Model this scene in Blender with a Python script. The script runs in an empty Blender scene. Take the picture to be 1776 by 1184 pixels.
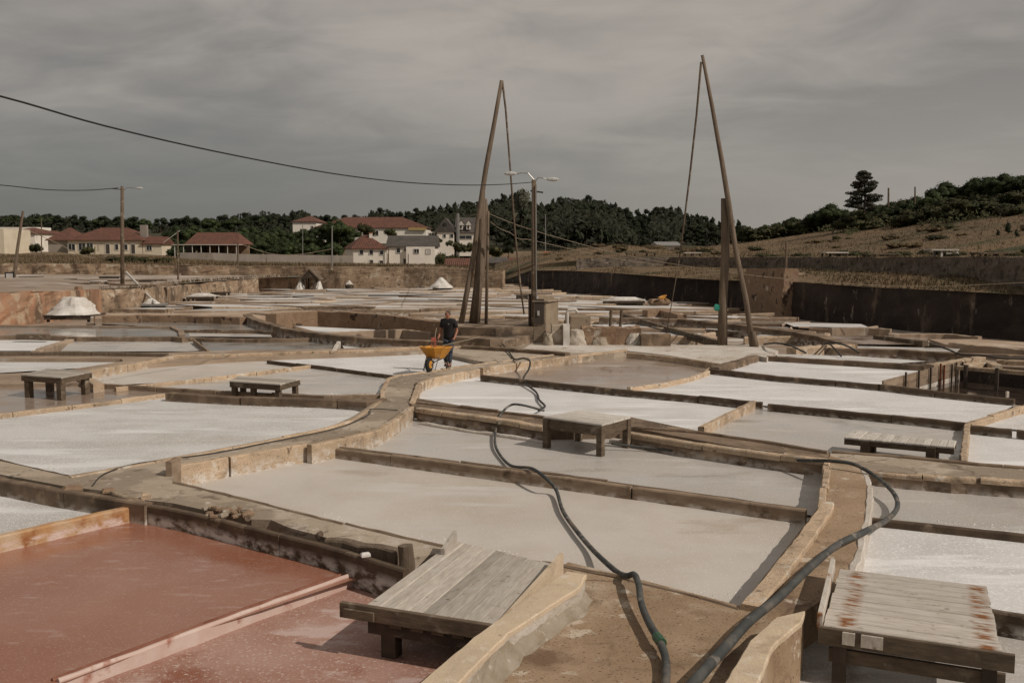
import bpy, bmesh, math, random
from mathutils import Vector, Matrix, noise
random.seed(7)
R = math.radians
S = bpy.context.scene
COL = S.collection
# ---------------------------------------------------------------- camera
EYE = 3.66; F = 1727.0; HOR = 430.0
PITCH = math.atan((592 - HOR) / F)
cam_d = bpy.data.cameras.new('camera'); cam = bpy.data.objects.new('camera', cam_d); COL.objects.link(cam)
cam.location = (0, 0, EYE); cam.rotation_euler = (R(90) - PITCH, 0, 0)
cam_d.sensor_width = 36; cam_d.lens = 36 * F / 1776; cam_d.clip_start = .1; cam_d.clip_end = 4000
S.camera = cam
# ---------------------------------------------------------------- light
SUN_EL = 42.0
SUN_TO = Vector((.87, -.49, 0)).normalized() * math.cos(R(SUN_EL)) + Vector((0, 0, math.sin(R(SUN_EL))))
sd = bpy.data.lights.new('sun', 'SUN'); sd.energy = 2.95; sd.angle = R(.6); sd.color = (1, .90, .79)
sun = bpy.data.objects.new('sun', sd); COL.objects.link(sun)
sun.rotation_euler = SUN_TO.to_track_quat('Z', 'Y').to_euler()
W = bpy.data.worlds.new('World'); S.world = W; W.use_nodes = True
def setup_world():
    nt = W.node_tree; N = nt.nodes; L = nt.links; N.clear()
    out = N.new('ShaderNodeOutputWorld'); bg = N.new('ShaderNodeBackground'); bg.inputs[1].default_value = .1
    sky = N.new('ShaderNodeTexSky'); sky.sky_type = 'NISHITA'; sky.sun_disc = False
    sky.sun_elevation = R(SUN_EL); sky.sun_rotation = math.atan2(SUN_TO.x, SUN_TO.y)
    tc = N.new('ShaderNodeTexCoord')
    sep = N.new('ShaderNodeSeparateXYZ'); L.new(tc.outputs['Generated'], sep.inputs[0])
    def M(op, a, b=None, c=None):
        m = N.new('ShaderNodeMath'); m.operation = op
        for i, v in enumerate((a, b, c)):
            if v is None: continue
            if isinstance(v, (int, float)): m.inputs[i].default_value = v
            else: L.new(v, m.inputs[i])
        return m.outputs[0]
    zz = M('ADD', M('MAXIMUM', sep.outputs[2], 0), .17)
    u = M('DIVIDE', sep.outputs[0], zz); v = M('DIVIDE', sep.outputs[1], zz)
    cb = N.new('ShaderNodeCombineXYZ'); L.new(u, cb.inputs[0]); L.new(v, cb.inputs[1])
    def NZ(scale, detail, rot, sc, dist=0.0, loc=(0, 0, 0)):
        mp = N.new('ShaderNodeMapping'); mp.inputs['Rotation'].default_value[2] = rot; mp.inputs['Scale'].default_value = sc; mp.inputs['Location'].default_value = loc
        L.new(cb.outputs[0], mp.inputs[0])
        n = N.new('ShaderNodeTexNoise'); n.inputs['Scale'].default_value = scale; n.inputs['Detail'].default_value = detail; n.inputs['Distortion'].default_value = dist
        n.inputs['Roughness'].default_value = .55
        L.new(mp.outputs[0], n.inputs['Vector']); return n.outputs['Fac']
    def MR(x, a, b, c, d):
        m = N.new('ShaderNodeMapRange'); m.clamp = True; m.interpolation_type = 'SMOOTHSTEP'
        for i, q in enumerate((a, b, c, d)): m.inputs[i + 1].default_value = q
        L.new(x, m.inputs[0]); return m.outputs[0]
    n1 = NZ(.7, 5, .35, (1, 1.15, 1), .5, (3.1, 1.2, 0)); n2 = NZ(.28, 3, -.2, (1, 1, 1), .3, (7.7, 4.2, 0)); n3 = NZ(2.2, 6, .5, (1, 1.3, 1), .9)
    f = M('ADD', M('ADD', M('MULTIPLY', n1, .46), M('MULTIPLY', n2, .32)), M('MULTIPLY', n3, .22))
    f = MR(f, .40, .62, 0, 1)
    up = MR(sep.outputs[2], .0, .22, 0, 1)           # cloud contrast grows with height above the horizon
    mc = N.new('ShaderNodeMixRGB'); L.new(f, mc.inputs[0]); mc.inputs[1].default_value = (2.3, 2.1, 1.88, 1); mc.inputs[2].default_value = (4.5, 4.0, 3.45, 1)
    # the hazy band near the horizon, bluish towards the west, warmer and paler towards the sun's side
    side = MR(sep.outputs[0], -.45, .5, 0, 1)
    hz = N.new('ShaderNodeMixRGB'); L.new(side, hz.inputs[0]); hz.inputs[1].default_value = (1.42, 1.42, 1.38, 1); hz.inputs[2].default_value = (3.3, 3.05, 2.75, 1)
    low = N.new('ShaderNodeMixRGB'); L.new(up, low.inputs[0]); L.new(hz.outputs[0], low.inputs[1]); L.new(mc.outputs[0], low.inputs[2])
    mx = N.new('ShaderNodeMixRGB'); mx.inputs[0].default_value = .93; L.new(sky.outputs[0], mx.inputs[1]); L.new(low.outputs[0], mx.inputs[2])
    L.new(mx.outputs[0], bg.inputs[0]); L.new(bg.outputs[0], out.inputs[0])
setup_world()
S.view_settings.view_transform = 'Standard'; S.view_settings.look = 'None'; S.view_settings.exposure = -.05; S.view_settings.gamma = 1
S.view_settings.use_curve_mapping = False
# ---------------------------------------------------------------- geometry helpers
cp, sp_ = math.cos(PITCH), math.sin(PITCH)
def ray(px, py):
    a = (px - 888) / F; b = (592 - py) / F
    return Vector((a, cp + b * sp_, -sp_ + b * cp))
def P(px, py, z=0.0):
    d = ray(px, py); t = (z - EYE) / d.z
    return Vector((d.x * t, d.y * t, z))
def PY(px, py, Y):
    d = ray(px, py); t = Y / d.y
    return Vector((d.x * t, Y, EYE + d.z * t))
def proj(v):
    y = v.y * cp - (v.z - EYE) * sp_; zc = v.y * sp_ + (v.z - EYE) * cp
    return 888 + F * v.x / y, 592 - F * zc / y
def lerp(a, b, t): return a + (b - a) * t
def interp(tab, x):
    if x <= tab[0][0]: return tab[0][1]
    for (a, b), (c, d) in zip(tab, tab[1:]):
        if x <= c: return lerp(b, d, (x - a) / (c - a))
    return tab[-1][1]
def tag(o, label=None, cat=None, group=None, kind=None):
    if label: o['label'] = label
    if cat: o['category'] = cat
    if group: o['group'] = group
    if kind: o['kind'] = kind
    return o
def empty(name, loc, label=None, cat=None, group=None, rz=0):
    o = bpy.data.objects.new(name, None); COL.objects.link(o); o.location = loc; o.rotation_euler[2] = rz
    o.empty_display_size = .2
    return tag(o, label, cat, group)
def copy_tree(o, parent=None):
    c = o.copy(); COL.objects.link(c)
    if parent: c.parent = parent
    for ch in list(o.children): copy_tree(ch, c)
    return c
class MB:
    def __init__(s): s.v = []; s.f = []
    def add(s, vs, fs):
        n = len(s.v); s.v += [Vector(v) for v in vs]; s.f += [tuple(i + n for i in f) for f in fs]
    def box(s, c, size, rz=0, rx=0, ry=0, bev=0, taper=1):
        x, y, z = (q / 2 for q in size); m = Matrix.Translation(c) @ Matrix.Rotation(rz, 4, 'Z') @ Matrix.Rotation(ry, 4, 'Y') @ Matrix.Rotation(rx, 4, 'X')
        if bev:
            b = bev; vs = []
            for zz, i in ((-z, b), (-z + b, 0), (z - b, 0), (z, b)):
                k = taper if zz > 0 else 1
                for sx, sy in ((-1, -1), (1, -1), (1, 1), (-1, 1)): vs.append(m @ Vector((sx * (x - i) * k, sy * (y - i) * k, zz)))
            fs = [(3, 2, 1, 0), (12, 13, 14, 15)]
            for r in range(3):
                for k in range(4): fs.append((r * 4 + k, r * 4 + (k + 1) % 4, r * 4 + 4 + (k + 1) % 4, r * 4 + 4 + k))
        else:
            vs = [m @ Vector((sx * x * (taper if sz > 0 else 1), sy * y * (taper if sz > 0 else 1), sz * z)) for sz in (-1, 1) for sx, sy in ((-1, -1), (1, -1), (1, 1), (-1, 1))]
            fs = [(3, 2, 1, 0), (4, 5, 6, 7), (0, 1, 5, 4), (1, 2, 6, 5), (2, 3, 7, 6), (3, 0, 4, 7)]
        s.add(vs, fs); return s
    def prism(s, pts, z1, z0):
        a = sum(pts[i].x * pts[(i + 1) % len(pts)].y - pts[(i + 1) % len(pts)].x * pts[i].y for i in range(len(pts)))
        if a < 0: pts = pts[::-1]
        n = len(pts); vs = [Vector((p.x, p.y, z1)) for p in pts] + [Vector((p.x, p.y, z0)) for p in pts]
        s.add(vs, [tuple(range(n))] + [(i, i + n, (i + 1) % n + n, (i + 1) % n) for i in range(n)]); return s
    def sheet(s, pts, z):
        a = sum(pts[i].x * pts[(i + 1) % len(pts)].y - pts[(i + 1) % len(pts)].x * pts[i].y for i in range(len(pts)))
        if a < 0: pts = pts[::-1]
        s.add([Vector((p.x, p.y, z)) for p in pts], [tuple(range(len(pts)))]); return s
    def beam(s, a, b, w, h, bev=0, up=Vector((0, 0, 1)), taper=1.0):
        a, b = Vector(a), Vector(b); d = (b - a); l = d.length; d.normalize()
        sd = d.cross(up)
        if sd.length < .01: sd = d.cross(Vector((0, 1, 0)))
        sd.normalize(); u = sd.cross(d).normalized(); vs = []
        for p, k in ((a, 1), (b, taper)):
            if bev:
                for sx, sz in ((-1, -1 + bev), (-1 + bev, -1), (1 - bev, -1), (1, -1 + bev), (1, 1 - bev), (1 - bev, 1), (-1 + bev, 1), (-1, 1 - bev)):
                    vs.append(p + sd * sx * w / 2 * k + u * sz * h / 2 * k)
            else:
                for sx, sz in ((-1, -1), (1, -1), (1, 1), (-1, 1)): vs.append(p + sd * sx * w / 2 * k + u * sz * h / 2 * k)
        n = len(vs) // 2
        s.add(vs, [tuple(range(n)), tuple(range(2 * n - 1, n - 1, -1))] + [(i, i + n, (i + 1) % n + n, (i + 1) % n) for i in range(n)]); return s
    def tube(s, pts, r, n=8, cap=True, rough=0):
        pts = [Vector(p) for p in pts]; rs = r if isinstance(r, (list, tuple)) else [r] * len(pts)
        vs = []; prev = None
        for i, p in enumerate(pts):
            d = (pts[min(i + 1, len(pts) - 1)] - pts[max(i - 1, 0)]).normalized()
            if prev is None:
                ref = Vector((0, 0, 1)) if abs(d.z) < .9 else Vector((1, 0, 0)); a = d.cross(ref).normalized()
            else: a = (prev - d * prev.dot(d)).normalized()
            prev = a; b = d.cross(a)
            for k in range(n):
                t = 2 * math.pi * k / n; rr = rs[i] * (1 + rough * (noise.noise(p * 2 + Vector((k * 1.7, 0, 0)))))
                vs.append(p + (a * math.cos(t) + b * math.sin(t)) * rr)
        fs = [(i * n + k, i * n + (k + 1) % n, (i + 1) * n + (k + 1) % n, (i + 1) * n + k) for i in range(len(pts) - 1) for k in range(n)]
        if cap: fs += [tuple(range(n))[::-1], tuple(range((len(pts) - 1) * n, len(pts) * n))]
        s.add(vs, fs); return s
    def lathe(s, prof, c=(0, 0, 0), n=14, axis='Z'):
        vs = []
        for r, z in prof:
            for k in range(n):
                t = 2 * math.pi * k / n
                q = Vector((r * math.cos(t), r * math.sin(t), z))
                if axis == 'X': q = Vector((q.z, q.x, q.y))
                vs.append(q + Vector(c))
        m = len(prof)
        fs = [(i * n + k, i * n + (k + 1) % n, (i + 1) * n + (k + 1) % n, (i + 1) * n + k) for i in range(m - 1) for k in range(n)]
        fs += [tuple(range(n))[::-1], tuple(range((m - 1) * n, m * n))]
        s.add(vs, fs); return s
    def ribbon(s, pts, w, h, step=.2, jit=.012, bev=.015, hj=None):
        """a kerb, board or wall with its top along pts, w wide and h deep"""
        hj = jit * .7 if hj is None else hj
        q = [pts[0]]
        for a, b in zip(pts, pts[1:]):
            n = max(1, int((b - a).length / step))
            q += [a.lerp(b, (i + 1) / n) for i in range(n)]
        vs = []
        for i, p in enumerate(q):
            def dr(j, k):
                d = q[k] - q[j]; d.z = 0; return d.normalized()
            d0 = dr(max(i - 1, 0), max(i, 1)); d1 = dr(min(i, len(q) - 2), min(i + 1, len(q) - 1))
            d = (d0 + d1); d.normalize(); k = 1 / max(.5, d.dot(d0)); sd = Vector((d.y, -d.x, 0)) * k
            o = sd * random.uniform(-jit, jit); dz = random.uniform(-hj, hj); ww = w / 2 + random.uniform(-jit, jit) * .5
            for a, z in ((-ww, -h), (-ww, -bev * 1.5), (-ww + bev, 0), (ww - bev, 0), (ww, -bev * 1.5), (ww, -h)):
                vs.append(p + o + sd * a + Vector((0, 0, z + (dz if z > -h else 0) + random.uniform(-hj, hj) * .3)))
        n = 6
        fs = [(i * n + k, i * n + k + 1, (i + 1) * n + k + 1, (i + 1) * n + k) for i in range(len(q) - 1) for k in range(n - 1)]
        fs += [tuple(range(n))[::-1], tuple(range((len(q) - 1) * n, len(q) * n))]
        s.add(vs, fs); return s
    def mesh(s, name, m, off=Vector((0, 0, 0)), smooth=False):
        me = bpy.data.meshes.new(name); me.from_pydata([v - off for v in s.v], [], s.f)
        if m:
            for k in (m if isinstance(m, (list, tuple)) else [m]): me.materials.append(k)
        me.update()
        if smooth: me.polygons.foreach_set('use_smooth', [True] * len(me.polygons))
        return me
    def build(s, name, m, parent=None, label=None, cat=None, group=None, kind=None, off=None, smooth=False, origin=None):
        if off is None:
            if parent: off = Vector((0, 0, 0))
            else:
                c = origin or sum(s.v, Vector()) / len(s.v); off = Vector((c.x, c.y, min(v.z for v in s.v) if origin is None else c.z))
        o = bpy.data.objects.new(name, s.mesh(name, m, off, smooth)); COL.objects.link(o)
        if parent: o.parent = parent
        else: o.location = off
        return tag(o, label, cat, group, kind)
# ---------------------------------------------------------------- materials
def mat(name, a, b, scale=1.0, lo=.35, hi=.65, rough=.85, rough2=None, rscale=None, bump=.3, bscale=30, bdist=.02, stains=(), stretch=(1, 1, 1), crust=None, vary=.0, spec=.3, speck=None, detail=5, cracks=None):
    m = bpy.data.materials.new(name); m.use_nodes = True; nt = m.node_tree; N = nt.nodes; L = nt.links
    bs = N['Principled BSDF']; tc = N.new('ShaderNodeTexCoord'); oi = N.new('ShaderNodeObjectInfo')
    ad = N.new('ShaderNodeVectorMath'); ad.operation = 'ADD'; L.new(tc.outputs['Object'], ad.inputs[0])
    ml = N.new('ShaderNodeVectorMath'); ml.operation = 'SCALE'; L.new(oi.outputs['Location'], ml.inputs[0]); ml.inputs['Scale'].default_value = 1.37; L.new(ml.outputs[0], ad.inputs[1])
    def nz(sc, st=(1, 1, 1), det=detail, rgh=.6):
        mp = N.new('ShaderNodeMapping'); mp.inputs['Scale'].default_value = st; L.new(ad.outputs[0], mp.inputs[0])
        n = N.new('ShaderNodeTexNoise'); n.inputs['Scale'].default_value = sc; n.inputs['Detail'].default_value = det; n.inputs['Roughness'].default_value = rgh
        L.new(mp.outputs[0], n.inputs['Vector']); return n.outputs['Fac']
    def mr(x, p, q, c=0, d=1):
        k = N.new('ShaderNodeMapRange'); k.clamp = True
        for i, w in enumerate((p, q, c, d)): k.inputs[i + 1].default_value = w
        L.new(x, k.inputs[0]); return k.outputs[0]
    def mix(f, x, y, mode='MIX'):
        k = N.new('ShaderNodeMixRGB'); k.blend_type = mode
        if isinstance(f, float): k.inputs[0].default_value = f
        else: L.new(f, k.inputs[0])
        for i, w in ((1, x), (2, y)):
            if isinstance(w, tuple): k.inputs[i].default_value = (*w, 1)
            else: L.new(w, k.inputs[i])
        return k.outputs[0]
    c = mix(mr(nz(scale, stretch), lo, hi), a, b)
    for st in stains:
        col, sc, p, q = st[:4]; c = mix(mr(nz(sc, st[4] if len(st) > 4 else (1, 1, 1)), p, q), c, col)
    if cracks:
        col, sc, wd = cracks; vo = N.new('ShaderNodeTexVoronoi'); vo.feature = 'DISTANCE_TO_EDGE'; vo.inputs['Scale'].default_value = sc
        dn = N.new('ShaderNodeTexNoise'); dn.inputs['Scale'].default_value = sc * 2.2; dn.inputs['Detail'].default_value = 4; L.new(ad.outputs[0], dn.inputs['Vector'])
        dm = N.new('ShaderNodeVectorMath'); dm.operation = 'MULTIPLY_ADD'; L.new(dn.outputs['Color'], dm.inputs[0]); dm.inputs[1].default_value = (.55 / sc,) * 3; L.new(ad.outputs[0], dm.inputs[2]); L.new(dm.outputs[0], vo.inputs['Vector'])
        k1 = mr(vo.outputs['Distance'], 0, wd, 1, 0); k2 = mr(nz(sc * .7), .45, .58); km = N.new('ShaderNodeMath'); km.operation = 'MULTIPLY'; L.new(k1, km.inputs[0]); L.new(k2, km.inputs[1]); c = mix(km.outputs[0], c, col)
    if crust:
        col, z0, z1 = crust; sx = N.new('ShaderNodeSeparateXYZ'); L.new(tc.outputs['Object'], sx.inputs[0])
        s1 = mr(sx.outputs[2], z0, z1, 1, 0); mm = N.new('ShaderNodeMath'); mm.operation = 'MULTIPLY'; L.new(s1, mm.inputs[0]); L.new(mr(nz(4.5, (1, 1, 1.6)), .42, .58), mm.inputs[1])
        c = mix(mm.outputs[0], c, col)
    if speck:
        col, sc, p, q = speck; c = mix(mr(nz(sc, det=2), p, q), c, col)
    if vary:
        hv = N.new('ShaderNodeHueSaturation'); L.new(mr(oi.outputs['Random'], 0, 1, 1 - vary, 1 + vary), hv.inputs['Value']); L.new(c, hv.inputs['Color']); c = hv.outputs[0]
    L.new(c, bs.inputs['Base Color'])
    if rough2 is not None: L.new(mr(nz(rscale or scale), .4, .6, rough, rough2), bs.inputs['Roughness'])
    else: bs.inputs['Roughness'].default_value = rough
    bs.inputs['Specular IOR Level'].default_value = spec
    if bump:
        bp = N.new('ShaderNodeBump'); bp.inputs['Strength'].default_value = bump; bp.inputs['Distance'].default_value = bdist
        L.new(nz(bscale, stretch, 6, .7), bp.inputs['Height']); L.new(bp.outputs[0], bs.inputs['Normal'])
    return m
SALTW = (.66, .635, .60)
M = {}
M['salt'] = mat('dry_salt', (.545, .535, .52), (.44, .425, .405), .55, .42, .66, .75, bump=.5, bscale=26, bdist=.012, stains=[((.37, .34, .30), .28, .56, .74, (.5, 1.6, 1)), ((.64, .64, .64), .8, .56, .66, (.3, 1.8, 1))], speck=((.78, .77, .76), 38, .56, .66))
M['salt_bright'] = mat('bright_dry_salt', (.63, .62, .61), (.51, .495, .48), .55, .42, .66, .75, bump=.5, bscale=26, bdist=.012, stains=[((.46, .425, .39), .3, .60, .74, (.5, 1.6, 1)), ((.76, .76, .76), .8, .56, .66, (.3, 1.8, 1))], speck=((.80, .79, .78), 30, .56, .66))
M['salt_wet'] = mat('wet_salt', (.485, .46, .43), (.385, .355, .32), .4, .38, .64, .2, rough2=.7, rscale=.8, bump=.35, bscale=22, bdist=.006, stains=[((.22, .175, .13), .6, .60, .76, (.5, 1.5, 1)), ((.52, .50, .47), 1.3, .58, .7, (.4, 1.6, 1))], speck=((.62, .6, .57), 34, .58, .68), spec=.5)
M['salt_thin'] = mat('thin_salt_over_clay', (.47, .415, .355), (.54, .50, .455), .5, .35, .62, .42, rough2=.75, rscale=.6, bump=.25, bscale=20, bdist=.006, stains=[((.33, .255, .18), .45, .6, .75, (.6, 1.6, 1)), ((.54, .52, .49), .9, .56, .68, (.35, 1.8, 1))], speck=((.62, .6, .57), 34, .6, .68), spec=.4)
M['brine'] = mat('grey_brine', (.20, .18, .155), (.28, .26, .235), .4, .35, .65, .07, rough2=.32, rscale=.7, bump=.12, bscale=9, bdist=.008, stains=[((.36, .33, .3), 1.2, .58, .68, (.3, 1.8, 1))], spec=.5)
M['brine_brown'] = mat('brown_brine', (.25, .185, .14), (.34, .275, .225), .5, .35, .65, .08, rough2=.4, rscale=.7, bump=.12, bscale=9, bdist=.008, stains=[((.42, .38, .34), .9, .58, .72, (.4, 1.6, 1))], spec=.5)
M['dark_water'] = mat('dark_water', (.035, .026, .02), (.055, .04, .03), 1, .4, .6, .06, bump=.08, bscale=5, bdist=.006, spec=.5)
M['red'] = mat('red_brine', (.265, .105, .06), (.32, .152, .10), .5, .35, .65, .10, rough2=.30, rscale=.9, bump=.2, bscale=40, bdist=.003, stains=[((.22, .085, .05), .35, .55, .7), ((.36, .22, .175), 5, .58, .7, (.5, 1.5, 1))], speck=((.38, .24, .19), 48, .58, .70), spec=.5)
M['pink'] = mat('pink_salt_crust', (.31, .15, .105), (.40, .245, .20), .8, .4, .6, .35, rough2=.75, rscale=1.3, bump=.7, bscale=40, bdist=.012, stains=[((.25, .095, .055), .9, .56, .66), ((.50, .37, .33), 1.6, .57, .64, (.6, 1.3, 1))], speck=((.52, .40, .35), 30, .58, .68), spec=.4)
M['concrete'] = mat('worn_concrete', (.36, .295, .225), (.43, .365, .29), .9, .38, .62, .9, bump=.6, bscale=14, bdist=.015, stains=[((.14, .11, .08), .7, .56, .70), ((.50, .45, .39), 1.6, .58, .68), ((.27, .22, .165), .35, .5, .54), ((.19, .15, .11), 3.2, .60, .66), ((.52, .46, .39), 6, .63, .70)], speck=((.18, .14, .10), 60, .62, .7), cracks=((.12, .09, .065), 1.1, .035))
M['clay'] = mat('brown_concrete_floor', (.35, .25, .165), (.27, .185, .115), 1.1, .36, .62, .9, bump=.7, bscale=16, bdist=.012, stains=[((.42, .34, .25), .6, .52, .64), ((.52, .46, .38), 3.4, .62, .70), ((.17, .11, .07), .8, .56, .68), ((.50, .42, .33), 1.7, .62, .67)], speck=((.10, .06, .035), 38, .60, .68), cracks=((.14, .09, .06), .8, .03))
M['kerb'] = mat('sandy_kerb', (.54, .41, .285), (.41, .31, .215), 2.6, .36, .62, .92, bump=.9, bscale=16, bdist=.03, stains=[((.24, .18, .125), 1.7, .54, .68), ((.56, .50, .42), 4.5, .57, .66), ((.17, .125, .085), 7, .61, .68)], crust=((.62, .58, .53), -.30, -.12), vary=.13, speck=((.22, .165, .115), 45, .60, .68))
M['kerb_old'] = mat('dark_stained_kerb', (.23, .165, .115), (.11, .078, .053), 1.4, .36, .62, .9, bump=.6, bscale=16, bdist=.015, stains=[((.35, .26, .17), 2, .58, .70), ((.07, .048, .032), 1.1, .6, .72)], crust=((.55, .50, .45), -.30, -.14), vary=.1)  # stained kerb, base colour darkened further for the shade on its faces
M['kerb_far'] = mat('tan_far_kerb', (.37, .285, .21), (.27, .20, .145), .8, .36, .62, .9, bump=.5, bscale=8, bdist=.03, stains=[((.42, .37, .31), .9, .58, .68)], vary=.25)
M['kerb_white'] = mat('lime_washed_kerb', (.60, .48, .345), (.50, .405, .295), 2.2, .36, .62, .92, bump=.6, bscale=26, bdist=.015, stains=[((.38, .29, .20), 1.6, .56, .68), ((.62, .54, .44), 5, .58, .68), ((.24, .18, .12), 8, .66, .72)], speck=((.34, .26, .18), 60, .60, .70))
M['saltboard'] = mat('pink_salt_coated_board', (.50, .36, .31), (.56, .45, .40), 3, .36, .62, .8, bump=.5, bscale=20, bdist=.006, stains=[((.30, .12, .08), 2.2, .6, .68)])
M['rust_kerb'] = mat('orange_stained_kerb', (.52, .40, .28), (.44, .25, .12), 1.8, .38, .6, .9, bump=.8, bscale=16, bdist=.02, stains=[((.30, .13, .05), 2.4, .56, .68)], crust=((.60, .47, .42), -.13, -.09))
M['red_lath'] = mat('red_stained_lath', (.17, .06, .035), (.26, .12, .08), 3, .36, .62, .8, bump=.4)
M['board'] = mat('weathered_brown_board', (.215, .155, .11), (.29, .22, .155), 3, .36, .62, .85, bump=.5, bscale=12, bdist=.01, stains=[((.10, .068, .045), 2, .58, .7)], crust=((.58, .53, .48), -.2, -.1), vary=.12, stretch=(1, 1, 3))
M['board_dark'] = mat('dark_wet_board', (.075, .052, .036), (.125, .088, .058), 3, .36, .62, .8, bump=.5, bscale=12, bdist=.01, stains=[((.26, .2, .14), 2.4, .58, .7)], crust=((.58, .55, .51), -.2, -.1), vary=.12)  # dark wood whose base colour also carries the shade of the board faces
M['grey_plank'] = mat('silver_grey_plank', (.46, .42, .365), (.35, .31, .265), 5, .36, .64, .85, bump=.6, bscale=10, bdist=.008, stains=[((.45, .42, .375), 3, .56, .7), ((.19, .155, .12), 9, .64, .72)], stretch=(7, .9, 3), vary=.24)
M['bleach'] = mat('bleached_table_board', (.56, .53, .485), (.42, .38, .33), 5, .36, .64, .85, bump=.6, bscale=10, bdist=.008, stains=[((.25, .21, .16), 7, .60, .70)], stretch=(7, .9, 3), vary=.15)
M['rust_plank'] = mat('salt_bleached_plank', (.54, .50, .45), (.42, .375, .32), 5, .36, .64, .85, bump=.6, bscale=10, bdist=.008, stains=[((.25, .21, .16), 7, .62, .72)], stretch=(7, .9, 3), vary=.1)
M['beam'] = mat('old_beam', (.15, .11, .075), (.09, .066, .045), 5, .36, .64, .85, bump=.6, bscale=10, bdist=.01, stains=[((.30, .25, .19), 3, .56, .7)], stretch=(1, 1, 4), vary=.12)
M['beam_dark'] = mat('tarred_beam', (.075, .055, .04), (.045, .033, .025), 5, .36, .64, .8, bump=.5, bscale=10, bdist=.01, stains=[((.15, .12, .09), 3, .58, .7)], vary=.12)
M['log'] = mat('barkless_log', (.125, .092, .065), (.19, .145, .105), 4, .36, .64, .85, bump=.9, bscale=7, bdist=.03, stains=[((.09, .065, .045), 3, .57, .68, (2, 2, .4))], stretch=(2.4, 2.4, .3))
M['rust'] = mat('rust', (.20, .065, .025), (.14, .045, .02), 9, .4, .6, .9, bump=.2)
M['rockwall'] = mat('dark_damp_retaining_wall', (.032, .025, .022), (.06, .045, .036), .8, .36, .64, .9, bump=.9, bscale=4, bdist=.08, stains=[((.035, .027, .024), .5, .5, .65, (1, 1, .25)), ((.15, .11, .08), 1.1, .58, .70, (1, 1, .3)), ((.25, .21, .18), 2.3, .64, .72, (1, 1, .4))])
M['stonewall'] = mat('dry_stone', (.17, .14, .11), (.11, .09, .07), 1.2, .36, .64, .9, bump=.9, bscale=3, bdist=.08, stains=[((.07, .055, .045), 3.2, .52, .6), ((.24, .20, .16), 2.2, .6, .68)], vary=.15)
M['tanwall'] = mat('stained_tan_wall', (.36, .265, .18), (.24, .165, .11), .9, .36, .64, .9, bump=.9, bscale=3, bdist=.08, stains=[((.10, .072, .05), .5, .50, .64, (1, 1, .35)), ((.45, .37, .28), 1.4, .56, .66), ((.14, .10, .07), 2.5, .56, .66)])
M['orangewall'] = mat('ochre_stained_wall', (.46, .22, .12), (.34, .21, .135), .45, .36, .6, .9, bump=.7, bscale=3, bdist=.08, stains=[((.14, .095, .065), .5, .50, .64, (1, 1, .35)), ((.44, .34, .24), 1.1, .52, .64)])
M['earth'] = mat('dry_earth', (.21, .145, .09), (.14, .10, .062), .12, .36, .64, .95, bump=.6, bscale=2, bdist=.15, stains=[((.085, .085, .04), .22, .55, .66), ((.29, .215, .14), .3, .58, .68)], detail=8)
M['hill'] = mat('dry_hillside', (.185, .123, .068), (.12, .083, .048), .11, .36, .64, .95, bump=.9, bscale=1.2, bdist=.3, stains=[((.05, .055, .024), .09, .52, .64, (.6, 1.6, 1)), ((.07, .05, .035), .3, .58, .68), ((.20, .145, .085), .22, .58, .68)], detail=9)
M['forest_floor'] = mat('forest_floor', (.035, .035, .018), (.06, .05, .028), .1, .36, .64, .95, bump=.5, bscale=1)
M['grass'] = mat('dry_grass_blades', (.17, .122, .07), (.12, .088, .05), .2, .36, .64, .9, bump=0, stains=[((.07, .075, .03), .15, .54, .66)])
M['step'] = mat('stained_step_concrete', (.30, .225, .16), (.15, .108, .074), 1.3, .38, .6, .9, bump=1.0, bscale=6, bdist=.05, stains=[((.075, .055, .04), .8, .52, .64), ((.42, .35, .27), 1.9, .58, .66)])
M['basin'] = mat('basin_mud', (.33, .26, .20), (.24, .18, .135), .5, .36, .64, .8, bump=.6, bscale=3, bdist=.05, stains=[((.50, .47, .43), .35, .54, .60, (.4, 1.6, 1)), ((.10, .07, .05), .4, .6, .7)])
M['crust'] = mat('salt_crust', (.60, .56, .51), (.46, .405, .34), 1.1, .4, .62, .8, bump=.9, bscale=6, bdist=.05, stains=[((.25, .18, .12), 1.6, .62, .7)])
M['mortar'] = mat('grey_mortar', (.27, .22, .16), (.36, .31, .25), 3, .36, .62, .9, bump=.9, bscale=14, bdist=.03, stains=[((.55, .51, .46), 5, .60, .68)])
M['saltpile'] = mat('heaped_salt', (.66, .635, .60), (.50, .465, .42), 1.5, .4, .6, .85, bump=.7, bscale=20, bdist=.02)
M['masonry'] = mat('crumbling_masonry', (.22, .145, .092), (.29, .20, .135), 1.8, .36, .64, .9, bump=1.0, bscale=7, bdist=.05, stains=[((.07, .045, .03), 1.8, .58, .64), ((.55, .49, .42), 1.1, .63, .70)])
M['render'] = mat('cracked_render', (.31, .245, .175), (.24, .185, .13), 2.2, .36, .64, .9, bump=.8, bscale=9, bdist=.02, stains=[((.11, .08, .055), 3.6, .60, .66)])
M['white_wall'] = mat('white_plaster', (.80, .75, .67), (.70, .65, .57), .5, .38, .68, .8, bump=.1, bscale=4, stains=[((.40, .35, .28), .7, .62, .78, (1, 1, .4))])
M['cream_wall'] = mat('cream_plaster', (.66, .58, .45), (.56, .49, .37), .5, .38, .68, .8, bump=.1, bscale=4, stains=[((.32, .26, .19), .6, .62, .78)])
M['grey_wall'] = mat('grey_plaster', (.25, .22, .19), (.31, .275, .235), .4, .38, .68, .85, bump=.2, bscale=4, stains=[((.15, .13, .105), .5, .58, .74, (1, 1, .3))])
M['dark_slate'] = mat('dark_roofing', (.065, .058, .052), (.09, .08, .07), 1, .4, .6, .8, bump=.3, bscale=6, bdist=.04)
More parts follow.
